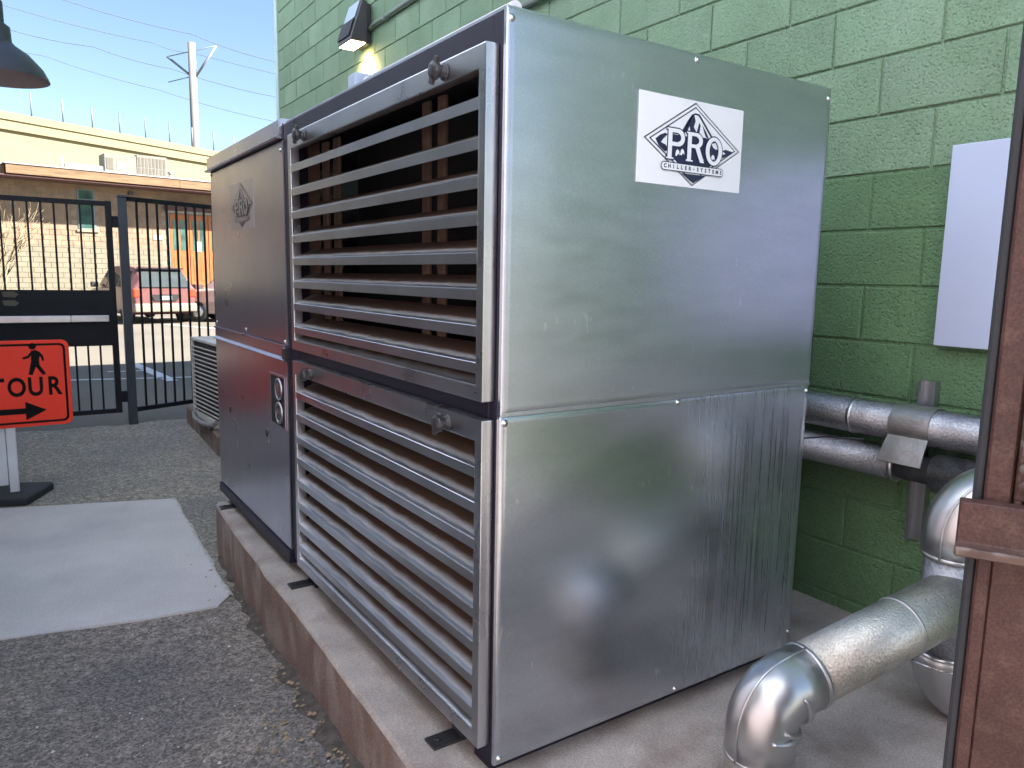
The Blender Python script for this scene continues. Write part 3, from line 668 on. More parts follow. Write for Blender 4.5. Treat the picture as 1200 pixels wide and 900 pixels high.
q = MB().tube([(XW - .18, .35, .59), (XW - .175, .15, .64), (XW - .165, .02, .655)], .003, 6); tag(q.build("loose_wire", rubber_m), "thin dark wire drooping between the two wall pipes", "wire")

# ------------------------------------------------------------------ foreground insulated pipe with elbows
def sweep(path, r, n, m, name, parent, pucker=None):
    q = MB(); path = [Vector(p) for p in path]
    q.tube(path, r, n, cap=True)
    if pucker: pucker(q)
    return q.build(name, m, parent)
def bend(p, d1, d2, rad, n=14):
    """arc from direction d1 to d2, corner at p"""
    p, d1, d2 = Vector(p), Vector(d1).normalized(), Vector(d2).normalized()
    ang = d1.angle(d2); t = rad * math.tan(ang / 2); a_ = p - d1 * t; c_ = a_ + (d2 - d1 * d1.dot(d2)).normalized() * rad
    ra_ = a_ - c_; axis = d1.cross(d2).normalized()
    return [c_ + Matrix.Rotation(ang * i / n, 3, axis) @ ra_ for i in range(n + 1)], t
def seam_rib(q, pts, rad, side):
    q.tube([p + s * (rad) for p, s in zip(pts, side)], .0035, 8)
fp = empty("insulated_pipe", (.554, -.35, -.06), "silver foreground pipe with an elbow rising from the concrete", "pipe")
O_ = Vector((.554, -.35, -.06))
E1 = Vector((.554, -.350, .182)); E2 = Vector((1.16, -.455, .315)); dirp = (E2 - E1).normalized(); RP = .079
def put(q, name, m, parent, O):
    ob = q.build(name, m, parent); ob.data.transform(Matrix.Translation(-O)); return ob
q = MB().tube([(E1.x, E1.y, -.06), (E1.x, E1.y, .07)], RP - .001, 36); put(q, "riser", jacket_m, fp, O_)
arc1, tt = bend(E1, (0, 0, 1), dirp, .100, 48)
path = [Vector((E1.x, E1.y, .035))] + arc1 + [E1 + dirp * (tt + .06)]
q = MB(); q.tube(path, RP + .004, 48)
# crimped creases on the inner side of the bend
inner = (dirp - Vector((0, 0, 1))).normalized(); c0 = E1 + inner * .12
for i, vv in enumerate(q.v):
    p = Vector(vv); ring_i = i // 48; axis_p = path[ring_i]; rad = p - axis_p
    w_ = max(0, rad.normalized().dot(inner)); u_ = ring_i / (len(path) - 1)
    env = math.sin(math.pi * min(1, max(0, (u_ - .05) / .9)))
    wob = env * w_ ** 1.3 * (.007 * max(0, math.cos(u_ * math.pi * 6.0)) ** 2 - .002) + .0008 * math.sin(p.x * 70 + p.z * 50) * math.sin(p.y * 60 + 1)
    q.v[i] = tuple(axis_p + rad * (1 + wob / RP))
el = put(q, "elbow", elbow_m, fp, O_)
def crimp(ri, spread, rad, tilt):
    p = path[ri]; t_ = (path[min(ri + 1, len(path) - 1)] - path[max(ri - 1, 0)]).normalized(); a_ = (inner - t_ * inner.dot(t_)).normalized(); b_ = t_.cross(a_)
    pts = [p + (a_ * math.cos(R(d)) + b_ * math.sin(R(d))) * (RP + .006) + t_ * tilt * math.sin(R(d)) for d in range(-spread, spread + 1, 8)]; m_ = len(pts)
    return MB().tube(pts, [rad * (.25 + .75 * math.sin(math.pi * (i + .5) / m_)) for i in range(m_)], 8)
for ri, sp_, rd, tl in ((4, 115, .012, 0.0), (20, 95, .014, .022), (38, 105, .012, -.014)): put(crimp(ri, sp_, rd, tl), "crimp", elbow_m, el, O_)
q = MB(); sd = dirp.cross(Vector((0, 0, 1))).normalized()
rib = []
for k_, p in enumerate(path):
    t_ = (path[min(k_ + 1, len(path) - 1)] - path[max(k_ - 1, 0)]).normalized(); out = t_.cross(sd).normalized()
    if out.dot(inner) > 0: out = -out
    rib.append(p + (out * .97 + sd * .12).normalized() * (RP + .005))
q.tube(rib, .0035, 8); put(q, "seam_bead", elbow_m, el, O_)
q = MB().tube([E1 + dirp * (tt + .045), E2 + dirp * .25], RP, 40); put(q, "jacket", jacket_m, fp, O_)
def ringband(parent, O, p, d, r, w, m, name="band"):
    Mq = Matrix.Translation(p) @ d.to_track_quat('Z', 'Y').to_matrix().to_4x4()
    q = MB(); q.lathe([(r - .001, -w), (r + .003, -w * .8), (r + .003, w * .8), (r - .001, w)], 40, Mq); put(q, name, m, parent, O)
ringband(fp, O_, E1 + dirp * (tt + .06), dirp, RP + .003, .006, elbow_m)
ringband(fp, O_, E1 + dirp * .475, dirp, RP, .004, elbow_m)
ringband(fp, O_, Vector((E1.x, E1.y, .038)), Vector((0, 0, 1)), RP + .003, .005, elbow_m)
dn = (Vector((0, 0, -1)) - dirp * Vector((0, 0, -1)).dot(dirp)).normalized()
for s in (tt + .065, tt + .15, tt + .29, .49):
    q = MB(); Mq = Matrix.Translation(E1 + dirp * s + dn * RP) @ dn.to_track_quat('Z', 'Y').to_matrix().to_4x4(); q.lathe([(.004, -.002), (.006, .002), (.004, .008), (.0001, .009)], 8, Mq); put(q, "rivet", knob_m, fp, O_)
# vertical pipe behind it
V1 = Vector((1.252, -.440, 0))
vp = empty("insulated_riser", (V1.x, V1.y, -.06), "upright silver pipe with domed elbow beside the brown steel gate", "pipe")
OV = Vector((V1.x, V1.y, -.06)); RV = .082
q = MB().tube([(V1.x, V1.y, .10), (V1.x, V1.y, .47)], RV - .003, 36); put(q, "jacket", jacket_dull, vp, OV)
dv = Vector((.80, -.60, 0)).normalized()
arc2, t2 = bend((V1.x, V1.y, .617), (0, 0, 1), dv, .115, 24)
pth = [Vector((V1.x, V1.y, .44))] + arc2 + [Vector((V1.x, V1.y, .617)) + dv * .3]
q = MB(); q.tube(pth, RV + .004, 44)
e2 = put(q, "elbow", elbow_m, vp, OV)
sdv = dv.cross(Vector((0, 0, 1))).normalized(); rib = []
for k_, p in enumerate(pth):
    t_ = (pth[min(k_ + 1, len(pth) - 1)] - pth[max(k_ - 1, 0)]).normalized(); out = sdv.cross(t_).normalized()
    if out.dot(dv - Vector((0, 0, 1))) > 0 : out = -out
    rib.append(p + (out * .80 + sdv * .60).normalized() * (RV + .006))
q = MB().tube(rib, .0035, 8); put(q, "seam_bead", elbow_m, e2, OV)
ringband(vp, OV, Vector((V1.x, V1.y, .44)), Vector((0, 0, 1)), RV + .002, .006, elbow_m)
arc3, t3 = bend((V1.x, V1.y, .02), (0, 0, -1), dv, .115, 24)
q = MB(); q.tube([Vector((V1.x, V1.y, .16))] + arc3 + [Vector((V1.x, V1.y, .02)) + dv * .3], RV + .004, 40); put(q, "elbow", elbow_m, vp, OV)
ringband(vp, OV, Vector((V1.x, V1.y, .155)), Vector((0, 0, 1)), RV + .002, .006, steel_m)
ringband(vp, OV, Vector((V1.x, V1.y, .105)), Vector((.25, .1, 1)).normalized(), RV + .004, .004, steel_m)

# ------------------------------------------------------------------ brown steel gate at the right edge
GX = Vector((.46, -.888, 0)).normalized(); GN = Vector((-.888, -.46, 0)).normalized()
GO = Vector((.188, -.934, -.06))
GM = Matrix(((GX.x, GN.x, 0, GO.x), (GX.y, GN.y, 0, GO.y), (0, 0, 1, GO.z), (0, 0, 0, 1)))
bgt = empty("steel_gate", (0, 0, 0), "weathered brown steel gate leaf with a wide strap at the right edge", "gate"); bgt.matrix_basis = GM
def gb(name, m, x0, x1, n0, n1, z0, z1, bev=.002, parent=None): return MB().box(x0, x1, n0, n1, z0, z1).build(name, m, parent or bgt, bev)
gb("gap_strip", rubber_m, .0, .010, -.05, -.006, 0, 2.4)  # black strip painted in for the dark gap along the leaf's edge
gb("stile", brown_m, .0105, .043, -.05, .004, .868 + .06, 2.4, .003)
gb("bead", brown_light, .045, .054, -.012, .012, .865 + .06, 2.4, .003)
gb("infill_panel", brown_m, .0435, .62, -.03, -.02, .86, 2.4)
for z in (1.105, 1.02): gb("rib", brown_light, .058, .6, -.019, -.010, z, z + .008, .002)
gb("stile", brown_m, .0105, .028, -.05, .002, 0.0, .884, .003)
gb("lower_panel", brown_m, .0285, .62, -.045, -.004, 0.0, .884, .003)
q = MB(); q.prism([(.010, .956), (.018, .960), (.030, .956), (.030, .900), (.040, .892), (.040, .886), (.012, .886), (.010, .89)], 0, -.018, .62); st = q.build("strap_band", brown_m, bgt, .0015)
q = MB(); q.box(-.020, .62, .0305, .043, .882, .895); q.build("strap_lip", brown_light, st, .002)
q = MB(); q.prism([(.0445, .963), (.0445, 1.02), (.054, 1.03), (.13, .985), (.13, .963)], 1, -.009, .014); bk_ = q.build("hinge_bracket", brown_m, bgt, .002)
Mx = Matrix.Translation((.0585, .014, .982)) @ Matrix.Rotation(R(-90), 4, 'X')
q = MB(); q.lathe([(.0001, .012), (.006, .012), (.006, .008), (.011, .008), (.012, .0)], 18, Mx); q.build("bolt", brown_light, bk_)
Mx = Matrix.Translation((.053, .014, 1.008)) @ Matrix.Rotation(R(-90), 4, 'X')
q = MB(); q.lathe([(.0001, .01), (.007, .008), (.008, .0)], 14, Mx); q.build("bolt", brown_light, bk_)

# ------------------------------------------------------------------ gate, post, fence
gt = empty("gate_leaf", (-.045, 6.91, G), "black barred gate leaf with a dark kick panel and push bar", "gate")
def gbx(n_, m, x0, x1, y0, y1, z0, z1, p=None, bev=.003): return bx(n_, m, p or gt, x0, x1, y0, y1, z0 - G, z1 - G, bev)
LW = -1.62
gbx("stile", gate_m, -.055, .0, -.025, .025, -.225, 1.85); gbx("stile", gate_m, LW, LW + .05, -.025, .025, -.225, 1.85)
gbx("top_rail", gate_m, LW + .0505, -.0555, -.022, .022, 1.80, 1.845); gbx("bottom_rail", gate_m, LW + .0505, -.0555, -.022, .022, -.225, -.18)
barm = MB().box(-.0085, .0085, -.0085, .0085, 0, 1.978).mesh("bar", gate_m)
x = -.162
while x > LW + .06:
    link("bar", barm, gt, (x, 0, -.18 - G + .001)); x -= .1055
pl = MB(); pl.box(LW + .051, -.020, -.04, -.026, .455, .995); kp = MB(); pl = pl.build("kick_panel", gate_m, gt, .003); pl.location.z = -G
pbq = gbx("push_bar", bar_m, LW + .12, -.40, -.085, -.05, .69, .755, bev=.006)
gbx("push_bar_end", bar_m, -.40, -.075, -.082, -.05, .69, .755, bev=.006); gbx("end_cap", gate_m, -.0745, -.055, -.08, -.041, .685, .76)
gbx("push_bar_bracket", gate_m, -.16, -.12, -.0495, -.041, .70, .745)
for z in (-.12, 1.6): gbx("hinge", gate_m, .0, .055, -.02, .02, z, z + .11)
for z in (.875, .955): q = MB(); q.prism([(-.92, z - .025), (-.83, z - .03), (-.80, z), (-.84, z + .025), (-.93, z + .02)], 1, -.0415, -.0405); o = q.build("worn_patch", lot_m, gt); o.location.z = -G
gp = empty("gate_post", (.045, 6.88, G), "slate blue square steel post between gate and fence", "post")
bx("shaft", post_m, gp, -.04, .04, -.04, .04, 0, 2.24, .004); bx("cap", post_m, gp, -.044, .044, -.044, .044, 2.24, 2.262, .004)
fe = empty("bar_fence", (.09, 6.90, G), "short run of black barred fence between the post and the condenser", "fence", rz=math.atan2(.40, .9))
FW = 1.25
bx("top_rail", gate_m, fe, 0, FW, -.02, .02, 1.86 - G, 1.905 - G, .003)
bx("bottom_rail", gate_m, fe, 0, FW, -.02, .02, -.225 - G, -.18 - G, .003)
barm2 = MB().box(-.0085, .0085, -.0085, .0085, 0, 2.038).mesh("bar", gate_m)
for i in range(11): link("bar", barm2, fe, (.10 + i * .108, 0, -.1795 - G))

# ------------------------------------------------------------------ detour sign
sg = empty("detour_sign", (-1.03, 4.46, G), "orange DETOUR sign with walker and arrow on a white stand", "sign")
SX0, SZ0, SW, SH = .425, .143 - G, .86, .577       # right edge, bottom
def rr(x0, x1, z0, z1, r):
    return arc(x1 - r, z1 - r, r, 0, 90, 6) + arc(x0 + r, z1 - r, r, 90, 180, 6) + arc(x0 + r, z0 + r, r, 180, 270, 6) + arc(x1 - r, z0 + r, r, 270, 360, 6)
def flat(name, pts, y, m, parent):
    q = MB(); q.prism(pts, 1, y, y + .0012); return q.build(name, m, parent)
q = MB(); q.prism(rr(SX0 - SW, SX0, SZ0, SZ0 + SH, .045), 1, -.012, .0); sb = q.build("sign_face", red_m, sg, .002); sb.location = (0, 0, 0)
i1 = rr(SX0 - SW + .022, SX0 - .022, SZ0 + .022, SZ0 + SH - .022, .035); i2 = rr(SX0 - SW + .036, SX0 - .036, SZ0 + .036, SZ0 + SH - .036, .024)
q = MB(); n = len(i1); vs = [(x, -.0132, z) for x, z in i1] + [(x, -.0132, z) for x, z in i2]; q.add(vs, [(i, (i + 1) % n, n + (i + 1) % n, n + i) for i in range(n)]); q.build("border_line", blackink_m, sb)
q = MB()
for i, c in enumerate("DETOUR"):
    v_, f_ = text_mesh(c, .172, offset=.0045, sx=.76)
    xc = SX0 - .098 - (5 - i) * .106
    q.add([(xc + x, -.0134, SZ0 + .262 + y) for x, y, z in v_], f_)
q.build("lettering", blackink_m, sb)
q = MB(); az = SZ0 + .107
q.prism([(SX0 - .70, az - .019), (SX0 - .27, az - .019), (SX0 - .27, az - .062), (SX0 - .15, az), (SX0 - .27, az + .062), (SX0 - .27, az + .019), (SX0 - .70, az + .019)], 1, -.0134, -.0122); q.build("arrow", blackink_m, sb)
q = MB(); hx, hz = SX0 - .195, SZ0 + .44      # walker: hip position
q.prism([(hx - .013 + .022 * math.cos(R(t)), hz + .098 + .022 * math.sin(R(t))) for t in range(0, 360, 20)], 1, -.0134, -.0122)
q.prism([(hx - .025, hz), (hx - .022, hz + .068), (hx + .005, hz + .072), (hx + .028, hz + .058), (hx + .02, hz)], 1, -.0134, -.0122)
q.prism([(hx - .024, hz + .001), (hx + .02, hz + .001), (hx + .022, hz - .03), (hx + .055, hz - .088), (hx + .036, hz - .096), (hx + .0, hz - .04), (hx - .022, hz - .095), (hx - .045, hz - .09)], 1, -.01345, -.0122)
q.prism([(hx - .02, hz + .066), (hx - .045, hz + .034), (hx - .072, hz + .026), (hx - .07, hz + .012), (hx - .036, hz + .02), (hx - .014, hz + .05)], 1, -.01335, -.0122)
q.prism([(hx + .026, hz + .058), (hx + .044, hz + .035), (hx + .05, hz + .0), (hx + .038, hz - .002), (hx + .03, hz + .026), (hx + .012, hz + .045)], 1, -.01335, -.0122); q.build("walker_symbol", blackink_m, sb)
q = MB(); bz = SZ0 + .40
for cx in (SX0 - .445, SX0 - .57): q.tube([(cx + .036 * math.cos(R(t)), -.0135, bz + .036 * math.sin(R(t))) for t in range(0, 360, 15)], .0035, 6, closed=True)
q.tube([(SX0 - 0.445, -.0135, bz), (SX0 - 0.470, -.0135, bz + .062), (SX0 - 0.535, -.0135, bz + .062), (SX0 - 0.505, -.0135, bz), (SX0 - 0.570, -.0135, bz), (SX0 - 0.540, -.0135, bz + .066)], .0035, 6); q.tube([(SX0 - 0.505, -.0135, bz), (SX0 - 0.470, -.0135, bz + .062), (SX0 - 0.475, -.0135, bz + .08), (SX0 - 0.455, -.0135, bz + .082)], .0035, 6); q.build("bicycle_symbol", blackink_m, sb)
for x, z in ((SX0 - .44, SZ0 + SH - .085), (SX0 - .44, SZ0 + .06), (SX0 - .62, SZ0 + SH - .085)):
    q = MB(); q.lathe([(.0001, .004), (.009, .003), (.011, 0)], 12, Matrix.Translation((x, -.012, z)) @ Matrix.Rotation(R(90), 4, 'X')); q.build("bolt", red_m, sb)
for x in (.035, -.33):
    q = MB(); q.box(x, x + .055, .002, .05, .05, SZ0 + SH - .06); q.build("stand_leg", wplas_m, sg, .006)
q = MB(); q.box(-.27, .03, .02, .035, .10, SZ0 + .10); q.build("stand_web", wplas_m, sg, .004)
q = MB(); q.box(-.27, .03, .006, .045, SZ0 - .02, SZ0 + .03); q.build("stand_crossbar", wplas_m, sg, .006)
q = MB(); Mx = Matrix.Translation((0.0, 0.06, 0)) @ Matrix.Rotation(R(-25), 4, 'Z') 
q.prism(rr(-.60, .225, -.19, .22, .03), 2, .0, .055)
rb = q.build("rubber_base", rubber_m, sg, .008); rb.matrix_basis = Mx

# ------------------------------------------------------------------ building beyond the lot
FA = Vector((-.697, 32.039, 0)); FD = Vector((.99162, .12914, 0)); FNv = Vector((-.12914, .99162, 0))
FO = FA + FNv * 1.25
fb = empty("far_building", (FO.x, FO.y, G), "low tan brick building with wooden fascia across the parking lot", "building", rz=math.atan2(.12914, .99162))
# local: x along facade, y inward, z from ground
def fz(z): return z - G
bx("wall", mortar_m, fb, -14, 13, .012, 8, 0, fz(4.55))
def bricks(z0, z1, m, holes, name):
    q = MB(); row = 0; z = z0
    while z < z1 - .05:
        x = -9 + (.2 if row % 2 else 0)
        while x < 12.5:
            if not any(h[0] - .02 < x + .2 < h[1] + .02 and h[2] - .02 < z + .1 < h[3] + .02 for h in holes):
                d = random.uniform(-.004, .002)
                q.box(x + .008, x + .392, d, .03, z + .008, min(z + .192, z1))
            x += .4
        z += .2; row += 1
    tag(q.build(name, m, fb), kind='stuff')
holes = [(2.40, 3.1, fz(2.8), fz(4.4)), (5.75, 7.8, fz(.4), fz(4.05))]
bricks(0, fz(2.13), brick_tan, holes, "painted_block_courses"); bricks(fz(2.13), fz(4.55), brick_m, holes, "brick_courses")
fx0, fx1 = -0.05, 13.2
bx("fascia", fascia_m, fb, -.05, 6.0, -1.25, -1.20, fz(4.63), fz(4.97), .005); bx("fascia", fascia_m, fb, 6.01, 13.2, -1.25, -1.20, fz(4.63), fz(4.97), .005); bx("fascia", fascia_m, fb, -4.0, -.06, -1.05, -1.0, fz(4.6), fz(4.94), .005)
bx("roof_edge", roofedge_m, fb, -.1, 13.3, -1.28, -.9, fz(4.972), fz(5.02)); bx("roof_edge", roofedge_m, fb, -4.0, -.105, -1.08, -.9, fz(4.95), fz(5.0))
bx("roof", roofedge_m, fb, -4, 13.3, -.899, 8, fz(4.9), fz(4.99))
bx("soffit", soffit_m, fb, -4, 13.2, -1.199, .0, fz(4.55), fz(4.60))

wn = bx("window", winframe_m, fb, 2.43, 3.07, -.02, .06, fz(2.80), fz(4.38)); 
MB().box(2.50, 3.0, -.028, -.0205, fz(2.86), fz(3.95)).build("pane", glass_m, wn); MB().box(2.50, 3.0, -.028, -.0205, fz(3.99), fz(4.32)).build("pane", glass_m, wn)
bx("sill", mortar_m, fb, 2.36, 3.14, -.06, .01, fz(2.70), fz(2.79))
bx("door_canopy", soffit_m, fb, 5.72, 8.0, -.35, .0, fz(3.78), fz(4.0)); bx("canopy_edge", roofedge_m, fb, 5.75, 7.95, -.10, -.0, fz(3.68), fz(3.775))
bx("door_frame", winframe_m, fb, 5.80, 5.88, -.05, .03, fz(.4), fz(3.675))
for x0 in (5.9, 6.72, 7.54):
    d = bx("door", door_m, fb, x0, x0 + .78, -.03, .03, fz(.55), fz(3.64))
    for xx in (.12, .43):
        MB().box(x0 + xx, x0 + xx + .24, -.036, -.0305, fz(2.1), fz(3.4)).build("door_pane", glass_m, d)
        MB().box(x0 + xx, x0 + xx + .24, -.042, -.0305, fz(.8), fz(1.85)).build("door_panel", door_m, d, .01)
bx("posted_notice", roofedge_m, fb, 7.0, 7.2, -.05, -.031, fz(2.05), fz(2.5))
bx("step", mortar_m, fb, 5.7, 8.4, -1.2, -.01, 0, fz(.52)); 
bx("wall_vent", fix_m, fb, 4.32, 4.52, -.08, .0, fz(4.28), fz(4.42))
bx("notice_board", roofedge_m, fb, 5.22, 5.62, -.03, -.005, fz(2.5), fz(2.72))
def far_thing(name, x, y, z, label, cat):
    p = FO + FD * x + FNv * y; return empty(name, (p.x, p.y, z), label, cat, rz=math.atan2(.12914, .99162))
tb = far_thing("planter_box", 6.3, -2.2, G, "dark brown box beside the red car across the lot", "box"); bx("box_body", soffit_m, tb, -.22, .12, -.2, .3, 0, 1.02, .01)
# rooftop units
ru = far_thing("rooftop_unit", 4.78, .25, 4.99, "boxy grey air handler with grilled front on the far roof", "air handler")
bx("cabinet", roofac_m, ru, -1.22, .0, 0.001, .9, .08, .92, .01); bx("hood", roofac_m, ru, .003, 1.2, -.02, .9, .08, 1.0, .01)
for i in range(8):
    bx("grille_slot", lot_m, ru, .06 + i * .14, .15 + i * .14, -.03, -.021, .18, .48); bx("grille_slot", lot_m, ru, .06 + i * .14, .15 + i * .14, -.03, -.021, .52, .9)
bx("end_panel", lot_m, ru, -1.15, -.9, -.012, .0, .3, .75); bx("end_panel", roofedge_m, ru, -.75, -.5, -.012, .0, .3, .6)
bx("curb", roofedge_m, ru, -1.2, 1.2, .05, .85, -.01, .079)
rc = far_thing("rooftop_screen", 2.1, .3, 4.99, "white ribbed screen left of the rooftop air handler", "screen")
for i in range(18): bx("rib", roofedge_m, rc, .05 + i * .08, .115 + i * .08, 0, .04, .02, .38)
bx("backing", roofedge_m, rc, .03, 1.5, .041, .06, .0, .4); bx("post", roofedge_m, rc, -.1, .0, -.02, .1, 0, .62)
rv = far_thing("roof_vent", 6.12, .3, 4.99, "small capped vent pipe right of the rooftop air handler", "vent"); q = MB().tube([(0, 0, 0), (0, 0, .35)], .07, 10); q.build("stack", roofedge_m, rv); q = MB().tube([(0, 0, .35), (0, 0, .43)], .11, 10); q.build("cap", strut_m, rv)

# bare shrub at far left
sh = empty("bare_shrub", (-1.32, 27.0, G), "bare twiggy shrub against the tan building at far left", "shrub")
q = MB()
def twig(p, d, l, r, lev):
    e = p + d * l; q.tube([p, (p + e) / 2 + Vector((random.uniform(-.05, .05), 0, 0)), e], [r, r * .8, r * .55], 5)
    if lev:
        for _ in range(3 if lev > 1 else 2):
            twig(p + d * l * random.uniform(.5, 1), (d + Vector((random.uniform(-.7, .7), random.uniform(-.6, .6), random.uniform(-.1, .4)))).normalized(), l * .62, r * .6, lev - 1)
for _ in range(9): twig(Vector((random.uniform(-.2, .2), random.uniform(-.2, .2), 0)), Vector((random.uniform(-.35, .35), random.uniform(-.3, .3), 1)).normalized(), 1.9, .03, 3)
q.build("branches", twig_m, sh)

# ------------------------------------------------------------------ cars
def car(name, loc, rz, label, paint, gl):
    e = empty(name, loc, label, "car", rz=rz)
    # stations along +y (rear at 0): y, half width sill, half width belt, half width roof, z sill, z belt, z roof
    stn = [(0.02, .80, .84, .66, .42, 1.0, 1.05), (.10, .86, .90, .68, .34, 1.02, 1.30), (.45, .88, .92, .66, .26, 1.02, 1.62), (1.2, .89, .93, .66, .26, 1.01, 1.68), (2.3, .89, .93, .66, .26, 1.0, 1.66), (2.75, .89, .92, .66, .26, .99, 1.55), (3.35, .88, .90, .74, .26, .97, 1.02), (4.1, .84, .86, .70, .28, .86, .90), (4.45, .72, .74, .60, .34, .72, .76)]
    q = MB(); vs = []
    for (y, a_, b_, c_, z0, z1, z2) in stn:
        vs += [(-a_, y, z0), (-b_ * 1.01, y, (z0 + z1) / 2), (-b_, y, z1), (-c_, y, z2), (c_, y, z2), (b_, y, z1), (b_ * 1.01, y, (z0 + z1) / 2), (a_, y, z0)]
    fs = []
    for i in range(len(stn) - 1):
        for j in range(8): fs.append((i * 8 + j, i * 8 + (j + 1) % 8, (i + 1) * 8 + (j + 1) % 8, (i + 1) * 8 + j))
    fs += [tuple(range(8)), tuple(range(8 * len(stn) - 8, 8 * len(stn)))]
    q.add(vs, fs, 0, False); q.build("body", paint, e, .03, bseg=2)
    # glass
    q = MB(); q.add([(-.70, .01, 1.06), (.70, .01, 1.06), (.64, .075, 1.31), (-.64, .075, 1.31), (.60, .40, 1.57), (-.60, .40, 1.57)], [(0, 1, 2, 3), (3, 2, 4, 5)]); 
    o = q.build("rear_window", gl, e); o.location = (0, -.022, .014)
    q = MB(); q.add([(-.74, 3.28, 1.06), (.74, 3.28, 1.06), (.60, 2.82, 1.52), (-.60, 2.82, 1.52)], [(0, 1, 2, 3)]); o = q.build("windscreen", gl, e); o.location = (0, .015, .012)
    for s in (-1, 1):
        for (ya, yb) in ((.55, 1.25), (1.32, 2.15), (2.22, 2.85)):
            q = MB(); top_b = yb if yb < 2.5 else 2.62
            def P(y, t): return (s * (.93 - (.93 - .66) * t + .006), y, 1.02 + .62 * t)
            q.add([P(ya, .08), P(yb, .08), P(top_b, .82), P(ya + .02, .82)], [(0, 1, 2, 3)]); q.build("side_window", gl, e)
        q = MB(); q.box(s * .96 if s > 0 else -1.16, 1.16 if s > 0 else -.96, 2.72, 2.86, 1.02, 1.18); q.build("mirror", tyre_m, e, .03, bseg=2)
        q = MB(); q.box(min(s * .66, s * .89), max(s * .66, s * .89), .0, .12, .78, 1.02); q.build("tail_light", carred_m if paint is not carred_m else red_m, e, .02)
        q = MB(); q.box(min(s * .45, s * .74), max(s * .45, s * .74), 4.28, 4.42, .60, .74); q.build("headlight", roofedge_m, e, .02)
        for y in (.82, 3.52):
            wq = MB(); Mq = Matrix.Translation((s * .80, y, .33)) @ Matrix.Rotation(R(90), 4, 'Y'); wq.lathe([(.2, -.10), (.31, -.11), (.33, -.08), (.33, .08), (.31, .11), (.2, .10)], 22, Mq); wo = wq.build("wheel", tyre_m, e)
            wq = MB(); wq.lathe([(.0001, .09), (.08, .10), (.2, .095), (.205, -.09), (.0001, -.09)], 14, Mq if s > 0 else Mq @ Matrix.Rotation(R(180), 4, 'X')); wq.build("rim", rim_m, wo)
    q = MB(); q.box(-.88, .88, -.06, .10, .36, .60); q.build("rear_bumper", bumper_m, e, .04, bseg=2)
    q = MB(); q.prism([(-.42, .86), (.42, .86), (.32, .68), (-.32, .68)], 1, -.012, .03); q.build("plate_recess", tyre_m, e)
    q = MB(); q.box(-.17, .17, -.02, -.013, .70, .82); q.build("number_plate", roofedge_m, e)
    q = MB(); q.box(-.64, .64, .22, .40, 1.60, 1.64); q.build("roof_spoiler", tyre_m, e, .01)
    return e
car("red_suv", (2.90, 22.6, G), R(12), "red hatchback parked beyond the gate with its rear window showing", carred_m, carglass_m)
car("pale_car", (7.35, 22.2, G), R(60), "pale pink car half hidden behind the chiller's far end", carpink_m, carglass_m)

# ------------------------------------------------------------------ elevated road wall, fence, pole, wires
WA = Vector((-.62, 75.35, 0)); WD = Vector((.8878, .4602, 0)).normalized()
fw = empty("elevated_road_wall", (WA.x, WA.y, G), "long cream concrete retaining wall of the elevated road", "wall", rz=math.atan2(.4602, .8878))
bx("wall", free_m, fw, -60, 90, .25, 3, 0, fz(14.0)); bx("parapet", free_m, fw, -60, 90, 0, .249, fz(12.62), fz(14.05)); bx("shadow_ledge", free_m, fw, -60, 90, -.12, -.001, fz(13.42), fz(13.52)); bx("ledge", free_m, fw, -60, 90, .1, .249, fz(9.6), fz(11.2))
for zz in (12.15, 11.2): bx("groove", joint_m, fw, -60, 90, .235, .2495, fz(zz), fz(zz) + .07)
for i in range(-6, 9): bx("panel_joint", joint_m, fw, 8.9 + i * 12.4, 8.97 + i * 12.4, -.01, -.0005, fz(12.63), fz(13.41))
cf = empty("road_fence", (WA.x, WA.y, 14.05), "faint wire mesh fence along the top of the cream wall", "fence", rz=math.atan2(.4602, .8878))
pm = MB().tube([(0, 0, 0), (0, 0, 1.95)], .06, 8).mesh("fence_post", wire_m)
for i in range(-8, 24): link("fence_post", pm, cf, (-.1 + i * 2.68, .12, 0))
q = MB()
for z in range(1, 16): q.box(-25, 62, .115, .125, z * .12, z * .12 + .004)
for i in range(-70, 175): q.box(i * .36, i * .36 + .012, .115, .125, 0, 1.9)
tag(q.build("wire_mesh", fencewire_m, cf), kind='stuff')
up_ = empty("utility_pole", (16.9, 87.6, G), "pale utility pole with angled cross arms behind the cream wall", "pole")
q = MB().tube([(0, 0, 0), (0, 0, 25.7)], [.5, .38], 14); q.build("shaft", pole_m, up_)
bx_ = lambda n_, p1, p2, r_: MB().tube([p1, p2], r_, 8).build(n_, wire_m, up_)
rx = Vector((.86, -.5, 0))
bx_("arm", -rx * 2.6 + Vector((0, 0, 24.2)), Vector((0, 0, 22.2)), .12); bx_("arm", rx * 2.6 + Vector((0, 0, 25.5)), Vector((0, 0, 21.8)), .13)
bx_("guy_wire", -rx * 2.6 + Vector((0, 0, 24.2)), rx * 2.6 + Vector((0, 0, 25.5)), .05); bx_("guy_wire", -rx * 2.6 + Vector((0, 0, 21.6)), Vector((0, 0, 22.3)), .05)
def wire(pts, r, label):
    P = [Vector(p) for p in pts]; out = []
    for i in range(len(P) - 1):
        for k_ in range(6):
            t = k_ / 6; out.append(P[i].lerp(P[i + 1], t) - Vector((0, 0, .25 * 4 * t * (1 - t))))
    out.append(P[-1]); q = MB().tube(out, r, 5); tag(q.build("power_line", wire_m), label, "wire", "power lines across the sky")
wire([(-30, 135, 40), (.33, 112.7, 32.7), (15.4, 101.8, 28.4), (19.2, 99.0, 27.3), (45, 80, 20.5)], .035, "upper of the two long power lines starting at the left")
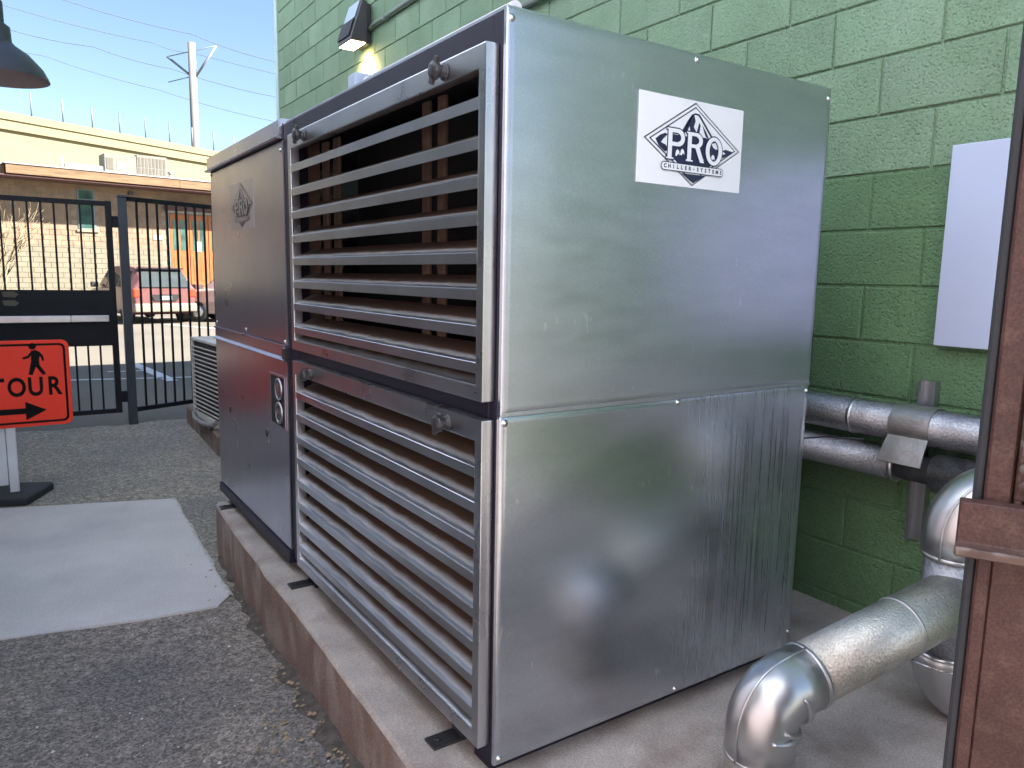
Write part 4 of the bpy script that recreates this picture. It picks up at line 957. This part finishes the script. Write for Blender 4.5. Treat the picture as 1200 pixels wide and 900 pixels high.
wire([(-30, 133, 37), (.58, 112, 29.85), (9.4, 105.7, 27.8), (17, 100.3, 25.4), (27, 93, 22.3), (45, 79, 17.5)], .04, "power line reaching the pole's lower left arm")
wire([(-10, 121, 38), (6.8, 108.5, 33.35), (19.4, 99.4, 29.55), (27.3, 93.5, 26.5), (45, 80, 20.5)], .04, "topmost power line running over the pole's right arm tip")
wire([(-30, 128, 33), (4.5, 108.5, 26.5), (15.5, 100.5, 22.8), (27, 92, 19.2), (45, 79, 14)], .035, "lowest of the power lines crossing below the pole arms")

# ------------------------------------------------------------------ litter
q = MB()
def chip(x, y, z, s):
    q.add([(x - s, y, z), (x, y - s * random.uniform(.5, 1), z + s * .2), (x + s, y + s * .3, z + s * .1), (x + s * .1, y + s, z + s * random.uniform(.1, .5))], [(0, 1, 2, 3), (3, 2, 1, 0)])
for _ in range(230):
    y = random.gauss(.62, .42) if random.random() < .6 else random.uniform(.0, 2.8); x = -.06 - .04 * (2.7 - y) / 2.7 - abs(random.gauss(0, .07)) - .012
    if -.3 < y < 3: chip(x, y, G + .012 + .10 * max(0, min(1, (1.5 - y) / 1.7)) * max(0, min(1, (x + .55) / .4)), random.uniform(.003, .012))
for _ in range(30): chip(random.gauss(-.22, .06), random.gauss(.78, .10), G + .012 + .02, random.uniform(.008, .022))
tag(q.build("leaf_litter", leaf_m), kind='stuff')
q = MB()
for _ in range(700):
    y = random.uniform(.2, 6.7); x = random.uniform(-1.9, -.1); s = random.uniform(.002, .006) * (1.5 if random.random() < .05 else 1)
    if -1.95 < x < -.1 and 2.05 < y < 4.4 and random.random() < .93: continue
    z = G + .006 + .10 * max(0, min(1, (1.5 - y) / 1.7)) * max(0, min(1, (x + .55) / .4))
    q.add([(x, y, z + s), (x + s, y, z), (x, y + s, z), (x - s, y, z), (x, y - s * .8, z)], [(0, 1, 2), (0, 2, 3), (0, 3, 4), (0, 4, 1)])
tag(q.build("pebbles", pebble_m), kind='stuff')
q = MB()
ns = 40
for i in range(ns + 1):
    y = -.6 + 3.3 * i / ns; xb = -.052 - .093 * (2.76 - y) / 2.6 + .02; hgt = random.uniform(.006, .022); wdt = random.uniform(.03, .09)
    base = G + .10 * max(0, min(1, (1.5 - y) / 1.7)) * max(0, min(1, (xb - .05 + .55) / .4))
    q.v += [(xb, y, base + hgt + .012), (xb - wdt * .5, y, base + hgt * .5 + .008), (xb - wdt, y, base)]
for i in range(ns):
    for j in range(2):
        k_ = i * 3 + j; q.f.append([k_, k_ + 1, k_ + 4, k_ + 3]); q.m.append(0); q.sm.append(True)
tag(q.build("dirt_strip", dirt_m), kind='stuff')
bpy.context.view_layer.update()
